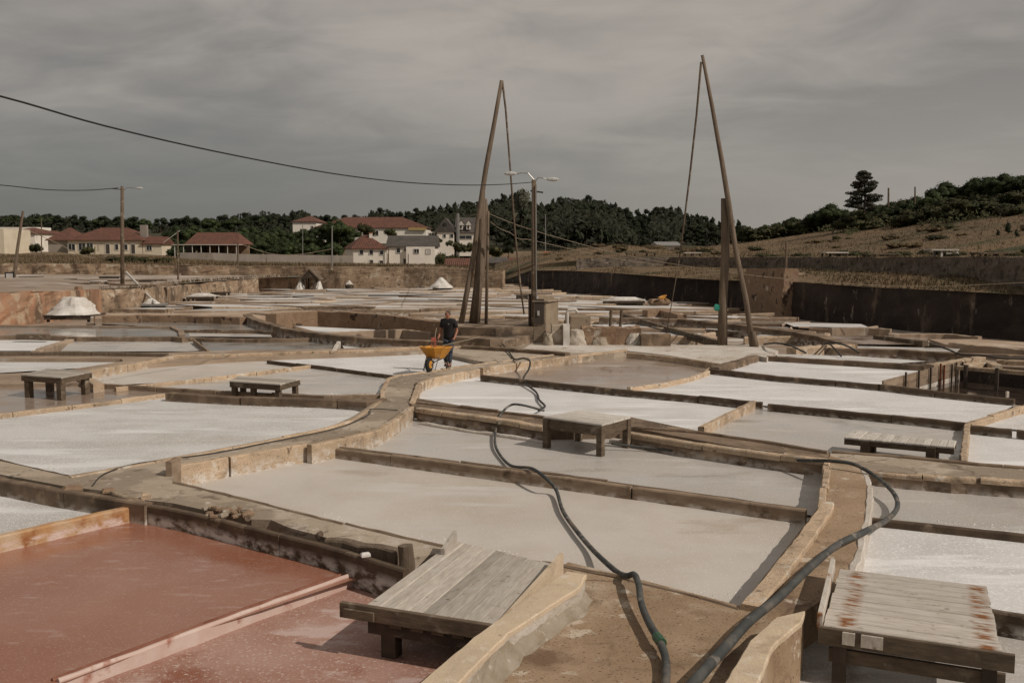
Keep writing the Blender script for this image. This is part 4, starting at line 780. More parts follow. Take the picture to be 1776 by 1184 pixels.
# stepped platform carrying the left sweep
st = empty('stepped_platform', P(850, 590, 0), 'stepped concrete platform carrying the left leaning poles', 'platform')
def stp(px, z, z0, nm, m): MB().prism([P(x, y, z) - Vector((st.location.x, st.location.y, 0)) for x, y in px], z, z0).build(nm, M[m], parent=st)
stp([(790, 567), (780, 560), (800, 553), (870, 552), (935, 556), (935, 566), (860, 569)], .62, -.4, 'top_step', 'step')
stp([(775, 584), (785, 577), (870, 578), (900, 572), (925, 571), (925, 580), (895, 587), (850, 588)], .30, -.4, 'lower_step', 'step')
wall('salt_kerb', 'grey kerb with salt streaks right of the man', 'kerb', [(803, 599), (850, 601), (920, 606), (985, 611)], .12, .3, .5, 'kerb_old', jit=.02)
wall('brown_kerb', 'reddish brown kerb at the edge of the slab below the right post', 'kerb', [(1310, 616), (1240, 636)], .05, .3, .5, 'kerb_old', jit=.02)
# booth
bx = P(938, 594, 0); by = P(975, 590, 0)
bo = empty('stone_booth', Vector((bx.x, bx.y, 0)), 'narrow cracked stone booth with dark meter recess beside the street lamp pole', 'booth')
hh = PY(950, 513, bx.y + .5).z; fw = PY(947, 590, bx.y).x - PY(925, 590, bx.y).x
e0, e1 = Vector((-.28, 0, 0)), Vector((.18, -.1, 0)); dd = Vector((.52, .75, 0))
q = MB(); q.add([e0, e1, e1 + dd, e0 + dd] + [v + Vector((0, 0, hh - .18)) for v in (e0, e1, e1 + dd, e0 + dd)] + [(e0 + e0 + dd) / 2 + Vector((0, 0, hh)), (e1 + e1 + dd) / 2 + Vector((0, 0, hh))],
      [(0, 1, 5, 4), (1, 2, 6, 9, 5), (2, 3, 7, 6), (3, 0, 4, 8, 7), (4, 5, 9, 8), (6, 7, 8, 9)])
q.build('wall', M['render'], parent=bo)
MB().box(Vector((-.06, -.06, 1.22)), (.36, .05, .95), rz=-.21).build('recess_door', M['door'], parent=bo)
MB().box(Vector((-.10, -.10, 1.15)), (.08, .03, .18), rz=-.21).build('meter', M['paper'], parent=bo)
MB().prism([p + Vector((0, 0, 0)) for p in (e0 + Vector((-.06, -.06, 0)), e1 + Vector((.07, -.08, 0)), e1 + dd + Vector((.08, .06, 0)), e0 + dd + Vector((-.06, .06, 0)))], hh - .16, hh - .2).build('roof_slab', M['concrete'], parent=bo)
# blocks
def block(name, label, cat, px, z0, pyt, depth, m, yaw=0, bev=.03, sub=False):
    a = P(px[0], px[2], z0); b = P(px[1], px[2], z0); zt_ = PY(px[0], pyt, a.y).z
    w = b.x - a.x; return MB().box(Vector(((a.x + b.x) / 2, a.y + depth / 2, (z0 + zt_) / 2)), (w, depth, zt_ - z0), rz=yaw, bev=bev).build(name, M[m], label=label, cat=cat)
block('concrete_block', 'cube shaped concrete box with sunlit side beyond the crusted wall', 'block', (984, 1022, 588), 0, 548, .9, 'render', yaw=.12)
def rough_block(name, label, cat, pxl, pxr, pyb, pyt, depth, m, z0=0, n=9, amp=.06, taper=.0):
    a = P(pxl, pyb, z0); b = P(pxr, pyb, z0); zt_ = PY(pxl, pyt, a.y).z; q = MB(); V = []
    NX, NZ_ = n, 5
    prof = [(0, 0), (0, .25), (0, .5), (0, .75), (0, 1), (.33, 1.0), (.66, 1.0), (1, 1), (1, .5), (1, 0)]
    for i in range(NX + 1):
        for (u, v) in prof:
            p = Vector((lerp(a.x, b.x, i / NX), a.y + u * depth, z0 + v * (zt_ - z0) - (.05 if v == 0 else 0)))
            k = noise.noise(p * 1.9) * amp * 1.5; p += Vector((noise.noise(p * 2.3 + Vector((5, 0, 0))) * amp * .5, -k + (taper * v * .3 if u == 0 else 0), (noise.noise(p * 3.1) * amp * 1.2) if v == 1 else 0)); V.append(p)
    m_ = len(prof); q.v = V; q.f = [(i * m_ + k, (i + 1) * m_ + k, (i + 1) * m_ + k + 1, i * m_ + k + 1) for i in range(NX) for k in range(m_ - 1)]
    q.f += [tuple(range(m_))[::-1], tuple(NX * m_ + k for k in range(m_))]
    return q.build(name, M[m], label=label, cat=cat)
rough_block('crumbling_wall', 'low crumbling brown wall with salt streaks on the slab', 'wall', 1010, 1112, 598, 569, .9, 'masonry', n=14, amp=.10)
rough_block('low_wall', 'plain brown low wall right of the crumbling one', 'wall', 1112, 1163, 600, 580, .6, 'kerb_old', n=6, amp=.03)
rough_block('well_block', 'grey salt streaked well housing at the foot of the booth', 'well', 957, 988, 598, 564, .7, 'concrete', n=6, amp=.05)
rough_block('salt_column', 'white salt encrusted upright beside the well housing', 'salt column', 977, 988, 599, 563, .25, 'saltpile', n=3, amp=.03)
pp = P(984, 592, 0); t1 = PY(984, 538, pp.y)
MB().tube([pp + Vector((0, .1, .4)), Vector((t1.x, pp.y + .1, t1.z - .08)), Vector((t1.x + .04, pp.y + .1, t1.z)), Vector((t1.x + .32, pp.y + .1, t1.z + .02)), Vector((t1.x + .42, pp.y + .1, t1.z - .1))], .065, 9).build('white_pipe', M['pipe'], label='white bent pipe rising beside the booth', cat='pipe')
for x0, yb, x1, yt, s in ((1057, 572, 1060, 537, 'left of two short posts behind the crumbling wall'), (1074, 573, 1078, 538, 'right of two short posts behind the crumbling wall')):
    b = P(x0, 590, 0); b = PY(x0, yb, b.y + .9); t = PY(x1, yt, b.y); MB().tube([b - Vector((0, 0, .5)), t], .06, 8, rough=.1).build('short_post', M['beam'], label=s, cat='post')
# right middle banks
wall('slanting_bank', 'dark faced bank slanting right from the leaning pole', 'bank', [(1040, 551), (1180, 553), (1307, 566), (1365, 573), (1427, 583), (1478, 596)], .12, .5, .6, 'kerb_old', jit=.04, step=.5)
wall('stone_bank', 'short rough bank behind the hanging pole of the right sweep', 'bank', [(1118, 538), (1150, 537), (1183, 546)], .22, .5, .8, 'masonry', jit=.06, step=.5)
wall('concrete_wall', 'low grey concrete wall running to the right edge behind the cables', 'wall', [(1430, 603), (1560, 606), (1660, 612), (1776, 615), (1960, 621)], .10, .25, .5, 'kerb_old', jit=.02, step=.6)
wall('tan_kerb', 'wide tan kerb with sunlit side where the cables cross', 'kerb', [(1372, 603), (1428, 599), (1475, 597)], .1, .5, .5, 'kerb', jit=.03)
wall('tan_kerb', 'tan kerb at the foot of the dark wall left of the brown brine', 'kerb', [(1440, 569), (1500, 568), (1545, 570)], .0, .35, .5, 'kerb_far', jit=.03)
wall('dark_beam', 'dark beam lying on the tan clay at the right', 'beam', [(1520, 581), (1560, 586), (1605, 591)], .0, .3, .4, 'beam')
wall('tan_kerb', 'far tan kerb under the dark wall at the right', 'kerb', [(1540, 578), (1640, 579), (1700, 584)], .0, .3, .4, 'kerb_far', jit=.03)
wall('clay_kerb', 'reddish kerb at the right edge beyond the tan clay', 'kerb', [(1650, 594), (1776, 606), (1960, 614)], .03, .3, .5, 'kerb_far', jit=.02)
slab('mud_bank', [(1612, 588), (1700, 588), (1960, 606), (1960, 616), (1776, 604), (1640, 597)], -.02, -.6, 'kerb_far')
wall('thin_beam', 'long dark beam crossing the pans between hanging pole and right post', 'beam', [(1080, 543), (1160, 567), (1250, 591)], .1, .22, .3, 'beam')

# ================================================================ FAR FIELD of small pans
back = [(-60, 540), (162, 537), (248, 532), (322, 516), (450, 504), (557, 498.5), (700, 494), (790, 491), (868, 491), (951, 502), (1067, 516), (1172, 524), (1248, 530), (1292, 541), (1360, 548), (1468, 559), (1574, 570), (1776, 587)]
front = [(0, 500), (164, 500), (165, 542), (420, 540), (470, 540), (560, 538), (650, 542), (729, 551), (790, 553), (930, 556), (1000, 585), (1110, 592), (1165, 596), (1300, 596), (1345, 600), (1430, 582), (1480, 575), (1520, 573), (1776, 575)]
random.seed(21)
groups = {'salt': ('white', 'bright white salt pan in the far field of low kerbed pans'), 'salt_wet': ('grey', 'wet grey salt pan in the far field of low kerbed pans'), 'brine': ('slate', 'dark slate grey brine pan in the far field of low kerbed pans'),
          'brine_brown': ('brown', 'brown brine pan in the far field of low kerbed pans'), 'salt_thin': ('beige', 'beige half dried pan in the far field of low kerbed pans')}
UX, VX = Vector((1, -.10, 0)), Vector((.16, 1, 0))
def lat(i, j):
    sx = noise.noise(Vector((i * .7, j * .9, 3.3))); sy = noise.noise(Vector((i * .5, j * .8, 9.1)))
    off = (j % 3) * 2.1
    return Vector((0, 40, 0)) + UX * (i * 5.4 + off + sx * 2.2) + VX * (j * 2.7 + sy * 1.1)
for j in range(0, 34):
    for i in range(-14, 12):
        c = [lat(i, j), lat(i + 1, j), lat(i + 1, j + 1), lat(i, j + 1)]; mid = sum(c, Vector()) / 4
        ok = True
        for p in c + [mid]:
            px, py = proj(Vector((p.x, p.y, -.2)))
            lim = 1.0
            if py > interp(front, px) + lim * .3 or py < interp(back, px) + 1.2 or px < 168: ok = False
        if not ok:
            px, py = proj(Vector((mid.x, mid.y, -.2)))
            if not (interp(back, px) + 2 < py < interp(front, px) - 1 and px > 175): continue
            c = [mid + (p - mid) * .62 for p in c]
        mt = random.choices(['salt', 'salt_wet', 'brine', 'brine_brown', 'salt_thin'], [54, 20, 9, 5, 12])[0]
        z = -.2 + .06 * math.sin(i * 1.7 + j) ; lv = .05 * (j % 3)
        root = empty('salt_pan', Vector((mid.x, mid.y, z + lv)), groups[mt][1], 'salt pan', groups[mt][0] + ' pans of the far field')
        MB().sheet([p - mid for p in c], 0).build('pan_floor', M[mt], parent=root)
        kh = random.uniform(.03, .09) if mid.y < 62 else random.uniform(.015, .055)
        for a, b in ((0, 1), (1, 2)) + (((3, 0),) if random.random() < .2 else ()):
            if random.random() < .04: continue
            A, B = c[a] - mid, c[b] - mid
            MB().ribbon([A + Vector((0, 0, kh)), A.lerp(B, .5) + Vector((0, 0, kh)), B + Vector((0, 0, kh))], random.uniform(.12, .26), kh + .35, 1.2, .03, .04).build('kerb', M[random.choice(['kerb_far', 'kerb_far', 'kerb_old', 'kerb', 'board'])], parent=root)
# upper left terrace pans
for k, (x0, x1, y0, y1) in enumerate([(10, 110, 492, 496), (120, 205, 493, 497), (60, 170, 486, 489), (180, 260, 488, 491), (-40, 50, 484, 487), (225, 300, 484, 486.5)]):
    pan([(x0, y1), (x1, y1), (x1 - 6, y0), (x0 + 5, y0)], 1.02 + .0, random.choice(['salt_thin', 'brine_brown', 'salt_wet']), 'narrow muddy pan on the upper left terrace behind the tall pole', .1, group='muddy pans on the upper left terrace')
for k, (x0, x1, y) in enumerate([(0, 130, 498), (40, 200, 490.5), (100, 290, 484.5), (190, 300, 492)]):
    wall('terrace_kerb', 'thin dark kerb on the upper left terrace behind the tall pole', 'kerb', [(x0, y), ((x0 + x1) / 2, y + .6), (x1, y - .5)], 1.2, .25, .25, 'kerb_old', jit=.04, step=.8, group='kerbs on the upper left terrace')

# ================================================================ small far objects
def small_table(label, px0, px1, pyb, pyt, salt=0, z0=-.2, m='beam', group=None, dep=1.3, cat='salt table', topm=None):
    a = P(px0, pyb, z0); b = P(px1, pyb, z0); w = b.x - a.x; zt_ = PY(px0, pyt, a.y).z; h = zt_ - z0
    r = empty('salt_table', Vector(((a.x + b.x) / 2, a.y + dep / 2, z0)), label, cat, group)
    MB().box((0, 0, h - .04), (w, dep, .07), bev=.01).build('table_top', M[topm or m], parent=r)
    for sx in (-1, 1):
        for sy in (-1, 1): MB().box((sx * w * .42, sy * dep * .4, (h - .08) / 2), (.12, .12, h - .08)).build('leg', M[m], parent=r)
    MB().box((0, -dep * .47, h - .16), (w * .96, .05, .16)).build('apron', M[m], parent=r)
    return r, w, h
def heap(label, x, y, z, w, d, h, m='saltpile', flat=.0, name='salt_heap', cat='salt heap', seed=0):
    q = MB(); n = 26; rings = 8
    for i in range(rings + 1):
        t = i / rings; rr = lerp(1, flat, t)
        for k in range(n):
            a = 2 * math.pi * k / n; p = Vector((math.cos(a), math.sin(a), 0)); e = 1 + .22 * noise.noise(p * 1.7 + Vector((seed, t * 2.5, 0))) + .08 * noise.noise(p * 5 + Vector((seed, t * 6, 3)))
            q.v.append(Vector((x + p.x * w / 2 * rr * e, y + p.y * d / 2 * rr * e, z + h * (t if t < .8 else .8 + (t - .8) * (1.0)) * (1 + .06 * noise.noise(p * 3 + Vector((seed, 0, t)))))))
    q.f = [(i * n + k, i * n + (k + 1) % n, (i + 1) * n + (k + 1) % n, (i + 1) * n + k) for i in range(rings) for k in range(n)] + [tuple(rings * n + k for k in range(n)), tuple(range(n))[::-1]]
    return q.build(name, M[m], label=label, cat=cat)
r, w, h = small_table('dark low table frame under the big rounded salt mound at left', 74, 158, 559, 546.5, z0=-.1, m='beam_dark', dep=1.9)
r.children[0].name = 'table_top'
heap('big flat topped white salt mound on the dark low table at left', r.location.x, r.location.y, -.1 + h, 2.75, 2.1, .86, flat=.38)
MB().tube([P(102, 546, -.1) + Vector((0, 2.6, 0)), P(102, 546, -.1) + Vector((0, 2.6, 1.5))], [.3, .22], 7, rough=.4).build('rock_stump', M['masonry'], label='brown rock sticking up behind the big salt mound', cat='rock')
a = P(218, 500, 1.1); b1 = PY(219, 472, 72); b2 = PY(268, 524, 64)
MB().tube([b1, b2], .085, 7).build('leaning_pole', M['trim'], label='long pale pole leaning beside the tall left lamp post', cat='pole')
heap('white salt on the flat tray at the foot of the leaning pale pole', P(262, 531, -.1).x, P(262, 531, -.1).y, .05, 1.3, .8, .35, flat=.2, seed=3)
MB().box(P(268, 531, -.1) + Vector((0, 0, .1)), (1.5, 1.0, .16), rz=.1, bev=.03).build('salt_tray', M['metal'], label='grey flat tray at the foot of the leaning pale pole', cat='tray')
TT = [('salt covered low table at the foot of the tan wall on the left', 322, 372, 523, 513, 1), ('small table with salt further along the tan wall', 364, 392, 513, 507, 0),
      ('dark covered salt table in front of the dark wall near the two short posts', 1044, 1120, 530, 520, 1), ('small dark table among the far pans beside the lamp post', 895, 916, 521, 512, 0)]
for lb, x0, x1, yb, yt, s in TT:
    r, w, h = small_table(lb, x0, x1, yb, yt, m='beam_dark', topm='crust' if s else 'beam_dark')
    if s: heap('thin layer of salt on the ' + ('low table by the tan wall' if x0 < 900 else 'dark table before the dark wall'), r.location.x, r.location.y, r.location.z + h, w * .95, 1.2, .16, flat=.6, seed=x0)
for x, lb, k, hh_ in ((951, 'narrow salt crust at the left foot of the well housing', .35, .62), (1040, 'salt crust patch at the foot of the crumbling wall', .55, .42), (1100, 'tall salt crust at the right end of the crumbling wall', .55, .62), (1001, 'rounded salt crusted mound between the well and the crumbling wall', .6, .78)):
    p = P(x, 598, 0); heap(lb, p.x, p.y + .1, -.02, k * 1.3, .7, hh_ * .75, 'mortar' if x in (951, 1040) else 'crust', flat=.62, name='salt_crust', cat='salt crust', seed=x)
for x0, x1, yb, yt, lb in ((96, 122, 487, 484, 'low dark trestle table on the upper left terrace, behind the salt mound'), (117, 152, 495, 491.5, 'long dark trestle table nearest the ochre wall on the upper left terrace'), (155, 174, 491.5, 487, 'pale topped small table left of the tall left lamp post'), (171, 207, 483, 479.5, 'far dark trestle table just left of the tall left lamp post'), (32, 64, 483, 479.5, 'far dark trestle table right of the framed sign'), (240, 262, 489, 486, 'small far trestle table right of the tall left lamp post')):
    small_table(lb, x0, x1, yb, yt, z0=1.05, m='beam_dark', topm='bleach' if x0 == 155 else None)
rng_ = random.Random(4)
# A-frame shelter with salt cones
y0 = 505; a = P(513, y0, -.2); b = P(560, y0, -.2); cx = (a.x + b.x) / 2; w = b.x - a.x; Yb = a.y
sh = empty('salt_shelter', Vector((cx, Yb, -.2)), 'small shelter with steep plank roof between two salt cones at the far left centre', 'shelter')
MB().box((0, .9, .10), (w * 1.05, 1.9, .14)).build('floor_frame', M['beam_dark'], parent=sh)
for sx in (-1, 1):
    zt_, zr = 1.05, 1.98
    MB().add([(0, 0, zr), (sx * w * .36, 0, zt_), (sx * w * .36, 1.8, zt_), (0, 1.8, zr)], [(0, 1, 2, 3)])
    q = MB(); q.beam(Vector((0, .9, zr)), Vector((sx * w * .40, .9, zt_ - .05)), 1.9, .09); q.build('roof_side', M['beam'], parent=sh)
    for yy in (.1, 1.7): MB().box((sx * w * .16, yy, .65), (.12, .12, 1.1)).build('post', M['beam_dark'], parent=sh)
MB().add([(0, 0, 0)], [])
q = MB(); q.add([(-.75, .02, 1.15), (.75, .02, 1.15), (0, .02, 1.85), (-.75, .1, 1.15), (.75, .1, 1.15), (0, .1, 1.85)], [(0, 1, 2), (5, 4, 3), (0, 3, 4, 1), (1, 4, 5, 2), (2, 5, 3, 0)]); q.build('gable', M['beam_dark'], parent=sh)
heap('left white salt cone beside the plank roofed shelter', cx - w * .36, Yb + .5, -.05, w * .36, 1.3, .95, flat=.15, seed=5)
heap('right white salt cone beside the plank roofed shelter', cx + w * .32, Yb + .5, -.05, w * .32, 1.3, .9, flat=.15, seed=8)
def barrel(label, px, pyb, pyt, rpx, top=None):
    p = P(px, pyb, -.2); r_ = rpx * p.y / F; h = PY(px, pyt, p.y).z + .2
    o = empty('wooden_tub', p, label, 'tub'); MB().lathe([(r_ * .8, 0), (r_, h * .4), (r_ * 1.03, h * .8), (r_, h)], n=12).build('staves', M['beam_dark'], parent=o)
    MB().lathe([(r_ * 1.06, h * .55), (r_ * 1.06, h * .62)], n=12).build('hoop', M['iron'], parent=o); return o, h, p
o, h, p = barrel('dark tub heaped with pinkish salt in the far pans', 606, 501, 493, 7.5); heap('pinkish salt heaped in the first far tub', p.x, p.y, p.z + h - .05, .8, .8, .45, 'crust', seed=2)
o, h, p = barrel('dark wide tub beside a small basket in the far pans', 662, 498, 489, 6.5); o, h, p = barrel('smaller brown basket beside the dark wide tub', 674, 498, 490, 4.5)
r, w, h = small_table('dark table under the pointed white salt tent far behind the left sweep', 750, 778, 503, 499.5, m='beam_dark')
heap('pointed white salt pile on the far table left of the leaning poles', r.location.x, r.location.y, r.location.z + h, 2.2, 1.6, .95, flat=.12, seed=11)
r, w, h = small_table('small far table at the foot of the far tan wall', 768, 794, 492, 488, m='beam_dark'); heap('small white salt heap near the far tan wall', r.location.x, r.location.y, r.location.z + h, 1.6, 1.2, .6, flat=.2, seed=12)
heap('pale salt crust heap against the far tan wall', P(748, 491, -.2).x, P(748, 491, -.2).y, -.2, 1.3, 1, .9, 'crust', flat=.2, seed=14)
# tables on the upper terraces of the right hillside
for k, (x0, x1, pyt, lb) in enumerate([(1428, 1467, 437, 'pale topped table on the stone wall right of the short post'), (1500, 1556, 439.5, 'long dark trestle on the stone wall, second from the left of four'), (1608, 1655, 432, 'tall pale topped salt table standing on the stone wall'), (1690, 1757, 437.5, 'long dark trestle on the stone wall near the right edge')]):
    Yk = interp([(1354, 77), (1450, 69), (1550, 62), (1660, 57), (1776, 52)], x0) + .9; z0 = PY(x0, 446.5, Yk).z; a = PY(x0, 440, Yk); b = PY(x1, 440, Yk); zt_ = PY(x0, pyt, Yk).z; w = b.x - a.x
    r = empty('salt_table', Vector(((a.x + b.x) / 2, Yk, z0 - .05)), lb, 'salt table'); h = zt_ - z0 + .05
    tm_ = 'bleach' if k in (0, 2) else 'beam'
    MB().box((0, 0, h - .05), (w, 1.3, .09), bev=.01).build('table_top', M[tm_], parent=r)
    if k in (2,): MB().box((w * .28, -.02, h * .55), (w * .46, 1.2, .07)).build('shelf', M[tm_], parent=r)
    for sx in ((-.1, .45) if k == 2 else (-.45, -.1, .2, .46)):
        for sy in (-.5, .5): MB().box((sx * w, sy, h / 2 - .05), (.12, .12, h)).build('leg', M['trim' if k == 2 else 'beam'], parent=r)
for k, (x0, x1, Yk, pyt) in enumerate([(1085, 1103, 97, 441), (1120, 1137, 95, 441), (1186, 1202, 91, 441), (1200, 1216, 92, 441.5)]):
    a = PY(x0, 440, Yk); b = PY(x1, 440, Yk); z0 = PY(x0, 447, Yk).z; w = b.x - a.x
    r = empty('salt_table', Vector(((a.x + b.x) / 2, Yk, z0)), 'small far table on the stone terrace between the two sweeps', 'salt table', 'small tables on the far stone terrace')
    MB().box((0, 0, .45), (w, .9, .08)).build('table_top', M['bleach' if k > 1 else 'beam'], parent=r)
    for sx in (-.4, .4): MB().box((sx * w, 0, .2), (.1, .6, .42)).build('leg', M['beam'], parent=r)
# rubble on the pier
rb = empty('rubble_heap', PY(1371, 486, 60), 'pale rubble on top of the brown pier in the dark wall', 'rubble')
for i in range(18):
    s = random.uniform(.15, .4); MB().box((random.uniform(-.7, .7), random.uniform(-.4, .6), random.uniform(0, .35)), (s * 1.5, s, s * .7), rz=random.random() * 3, rx=random.uniform(-.5, .5), bev=s * .2).build('stone', M['kerb_old' if i % 2 else 'render'], parent=rb)

# ================================================================ POLES, SWEEPS, WIRES
def log_tube(name, parent, pts, r, m='log', n=10, rough=.22): return MB().tube(pts, r, n, rough=rough).build(name, M[m], parent=parent, smooth=True)
Yl = P(830, 562, .6).y + .3
def at(px, py, Y=None): return PY(px, py, Y)
sw = empty('shadoof', PY(828, 562, Yl), 'left tall well sweep with a leaning pole and twin weathered trunk posts', 'well sweep')
O = sw.location
log_tube('trunk_post', sw, [at(821, 562, Yl) - O, at(829, 500, Yl) - O, at(833, 440, Yl) - O, at(835, 390, Yl) - O, at(837, 333, Yl) - O], [.20, .19, .18, .155, .11])
log_tube('trunk_post', sw, [at(827, 562, Yl + .3) - O, at(831, 490, Yl + .3) - O, at(840, 430, Yl + .3) - O, at(843, 380, Yl + .3) - O, at(842, 345, Yl + .3) - O], [.13, .14, .14, .12, .07])
log_tube('sweep_pole', sw, [at(800, 560, Yl - .3) - O, at(811, 500, Yl - .25) - O, at(822, 440, Yl - .2) - O, at(831, 370, Yl - .15) - O, at(843, 290, Yl) - O, at(857, 215, Yl) - O, at(870, 140, Yl) - O], [.115, .115, .11, .105, .10, .09, .075])
log_tube('hanging_pole', sw, [at(871, 140, Yl) - O, at(877, 190, Yl) - O, at(884, 280, Yl) - O, at(893, 400, Yl - .3) - O, at(903, 500, Yl - .6) - O, at(909, 545, Yl - .7) - O], [.05, .045, .04, .045, .04, .035], m='beam', n=6, rough=.1)
log_tube('side_post', sw, [at(843, 565, Yl - .4) - O, at(845, 470, Yl - .4) - O, at(847, 366, Yl - .4) - O], [.07, .065, .05], m='log', n=7)
Yr = P(1255, 598, 0).y
sw = empty('shadoof', PY(1255, 598, Yr), 'right tall well sweep with one thick post and a leaning pole', 'well sweep'); O = sw.location
log_tube('trunk_post', sw, [at(1253, 602, Yr) - O, at(1254, 520, Yr) - O, at(1258, 440, Yr) - O, at(1257, 390, Yr) - O, at(1256, 344, Yr) - O], [.20, .175, .165, .145, .125], n=12)
log_tube('sweep_pole', sw, [at(1306, 606, Yr - .6) - O, at(1294, 520, Yr - .4) - O, at(1275, 430, Yr - .3) - O, at(1265, 360, Yr - .2) - O, at(1252, 280, Yr) - O, at(1234, 180, Yr) - O, at(1218, 96, Yr) - O], [.11, .11, .10, .10, .085, .07, .055])
log_tube('hanging_pole', sw, [at(1216, 108, Yr) - O, at(1208, 200, Yr) - O, at(1197, 300, Yr) - O, at(1187, 380, Yr) - O, at(1178, 450, Yr) - O], [.045, .04, .04, .035, .03], m='beam', n=6, rough=.1)
log_tube('rope', sw, [at(1178, 450, Yr) - O, at(1166, 520, Yr) - O, at(1155, 581, Yr) - O], [.02, .018, .018], m='beam', n=5, rough=0)
log_tube('prop', sw, [at(1312, 606, Yr - .7) - O, at(1306, 575, Yr - .6) - O], [.11, .10])
MB().box(at(1243, 533, Yr) + Vector((0, -.05, 0)), (.2, .14, .26), bev=.05).build('green_bag', M['teal'], label='small turquoise bag tied to the thick right post', cat='bag')
pb = P(1251, 598, 0)
def lamp_post(label, px, pyb, pyt, Y, r0, r1, wires=(), mat_='beam', arms=()):
    b = PY(px, pyb, Y); t = PY(px if not isinstance(px, tuple) else px, pyt, Y); r = empty('lamp_post', b, label, 'lamp post')
    MB().tube([Vector((0, 0, -.4)), (t - b) * .5, t - b], [r0, (r0 + r1) / 2, r1], 9, rough=.06).build('pole', M[mat_], parent=r, smooth=True)
    for (ax, ay), (hx, hy) in arms:
        e = PY(hx, hy, Y) - b; s0 = PY(px, ay, Y) - b
        MB().tube([s0, s0.lerp(e, .35) + Vector((0, 0, .18)), s0.lerp(e, .75) + Vector((0, 0, .1)), e], .025, 6).build('arm', M['metal'], parent=r)
        sg = 1 if hx > px else -1
        MB().lathe([(.02, -.26), (.06, -.18), (.085, 0), (.06, .16), (.02, .22)], (0, 0, 0), 9, 'X').build('lamp_head', M['lamp'], parent=r).location = e + Vector((sg * .25, 0, .02))
    return r
Yp = P(925, 593, 0).y
lp = lamp_post('brown wooden lamp post with two street lights right of the left sweep', 926, 593, 312, Yp, .12, .09, arms=[((0, 318), (948, 312)), ((0, 312), (897, 302))])
b = lp.location
MB().beam(PY(920, 331, Yp) - b, PY(942, 334, Yp) - b, .06, .06).build('cross_bracket', M['iron'], parent=lp)
MB().tube([PY(931, 590, Yp - .12) - b, PY(930, 460, Yp - .12) - b, PY(930, 320, Yp - .12) - b], .022, 5).build('conduit', M['metal'], parent=lp)
MB().tube([PY(919, 594, Yp + .1) - b, PY(919, 510, Yp + .1) - b], .07, 6).build('stay_post', M['beam_dark'], parent=lp)
Y2 = 70.0
lp2 = lamp_post('tall brown lamp post at the left with one street light', 212, 503, 323, Y2, .15, .11, arms=[((0, 332), (236, 327))])
b = lp2.location; MB().beam(PY(192, 327, Y2) - b, PY(212, 329, Y2) - b, .05, .05).build('cross_arm', M['iron'], parent=lp2)
def wire(name, label, pts, r, m='cable', sag=0, cat='cable', n=26):
    P3 = [PY(x, y, Y) for x, y, Y in pts]; out = []
    for a, b_ in zip(P3, P3[1:]):
        k = max(3, n // (len(P3) - 1))
        for i in range(k): t = i / k; out.append(a.lerp(b_, t) - Vector((0, 0, 4 * sag * t * (1 - t))))
    out.append(P3[-1]); return MB().tube(out, r, 5).build(name, M[m], label=label, cat=cat)
def smooth_path(pts, n=6):
    out = []
    for i in range(len(pts) - 1):
        p0 = pts[max(i - 1, 0)]; p1 = pts[i]; p2 = pts[i + 1]; p3 = pts[min(i + 2, len(pts) - 1)]
        for k in range(n):
            t = k / n; out.append(.5 * ((2 * p1) + (p2 - p0) * t + (2 * p0 - 5 * p1 + 4 * p2 - p3) * t * t + (3 * p1 - p0 - 3 * p2 + p3) * t ** 3))
    out.append(pts[-1]); return out
mp = [(-260, 108), (0, 167), (180, 218), (370, 262), (570, 300), (700, 316), (800, 321), (870, 320), (924, 316)]
yy_ = [14.5, 17, 19.6, 23, 28, 32, 35.5, 38, Yp]
MB().tube(smooth_path([PY(x, y, Y) for (x, y), Y in zip(mp, yy_)], 5), .018, 6).build('power_cable', M['cable'], label='thick black power cable sagging from top left to the lamp post', cat='cable')
MB().tube(smooth_path([PY(x, y, Y) for x, y, Y in ((-120, 313, 60), (0, 321, 63), (80, 329, 66), (150, 330, 68), (205, 326, 70))], 5), .03, 5).build('thin_cable', M['cable'], label='thin cable running off left from the tall left lamp post', cat='cable')
ropes = [('pale rope running from the left sweep down across to the right edge', [(849, 371, 45), (920, 398, 46), (1060, 437, 47), (1180, 460, 47), (1300, 477, 46), (1440, 490, 45), (1600, 497, 44), (1776, 490, 42)]),
         ('pale rope dipping behind the lamp post towards the terrace tables', [(851, 385, 45), (868, 397, 46), (885, 404, 47), (900, 414, 48), (920, 416, 50), (960, 425, 60), (1060, 447, 80), (1150, 460, 85)]),
         ('slack pale rope strung from the gable house pole to the left sweep', [(795, 385, 170), (818, 374, 120), (845, 372, 60)]),
         ('sagging rope between the village poles left of the shelter', [(420, 424, 112), (470, 440, 112), (520, 441, 112), (574, 432, 112)]),
         ('pale rope from the small tree post down to the hedge', [(50, 400, 100), (100, 422, 100), (140, 442, 100), (175, 449, 100), (205, 445, 90)]),
         ]
for lb, pts in ropes: MB().tube(smooth_path([PY(*p) for p in pts], 5), .013 if pts[0][2] < 60 else .03, 5).build('rope_line', M['rope'], label=lb, cat='rope')
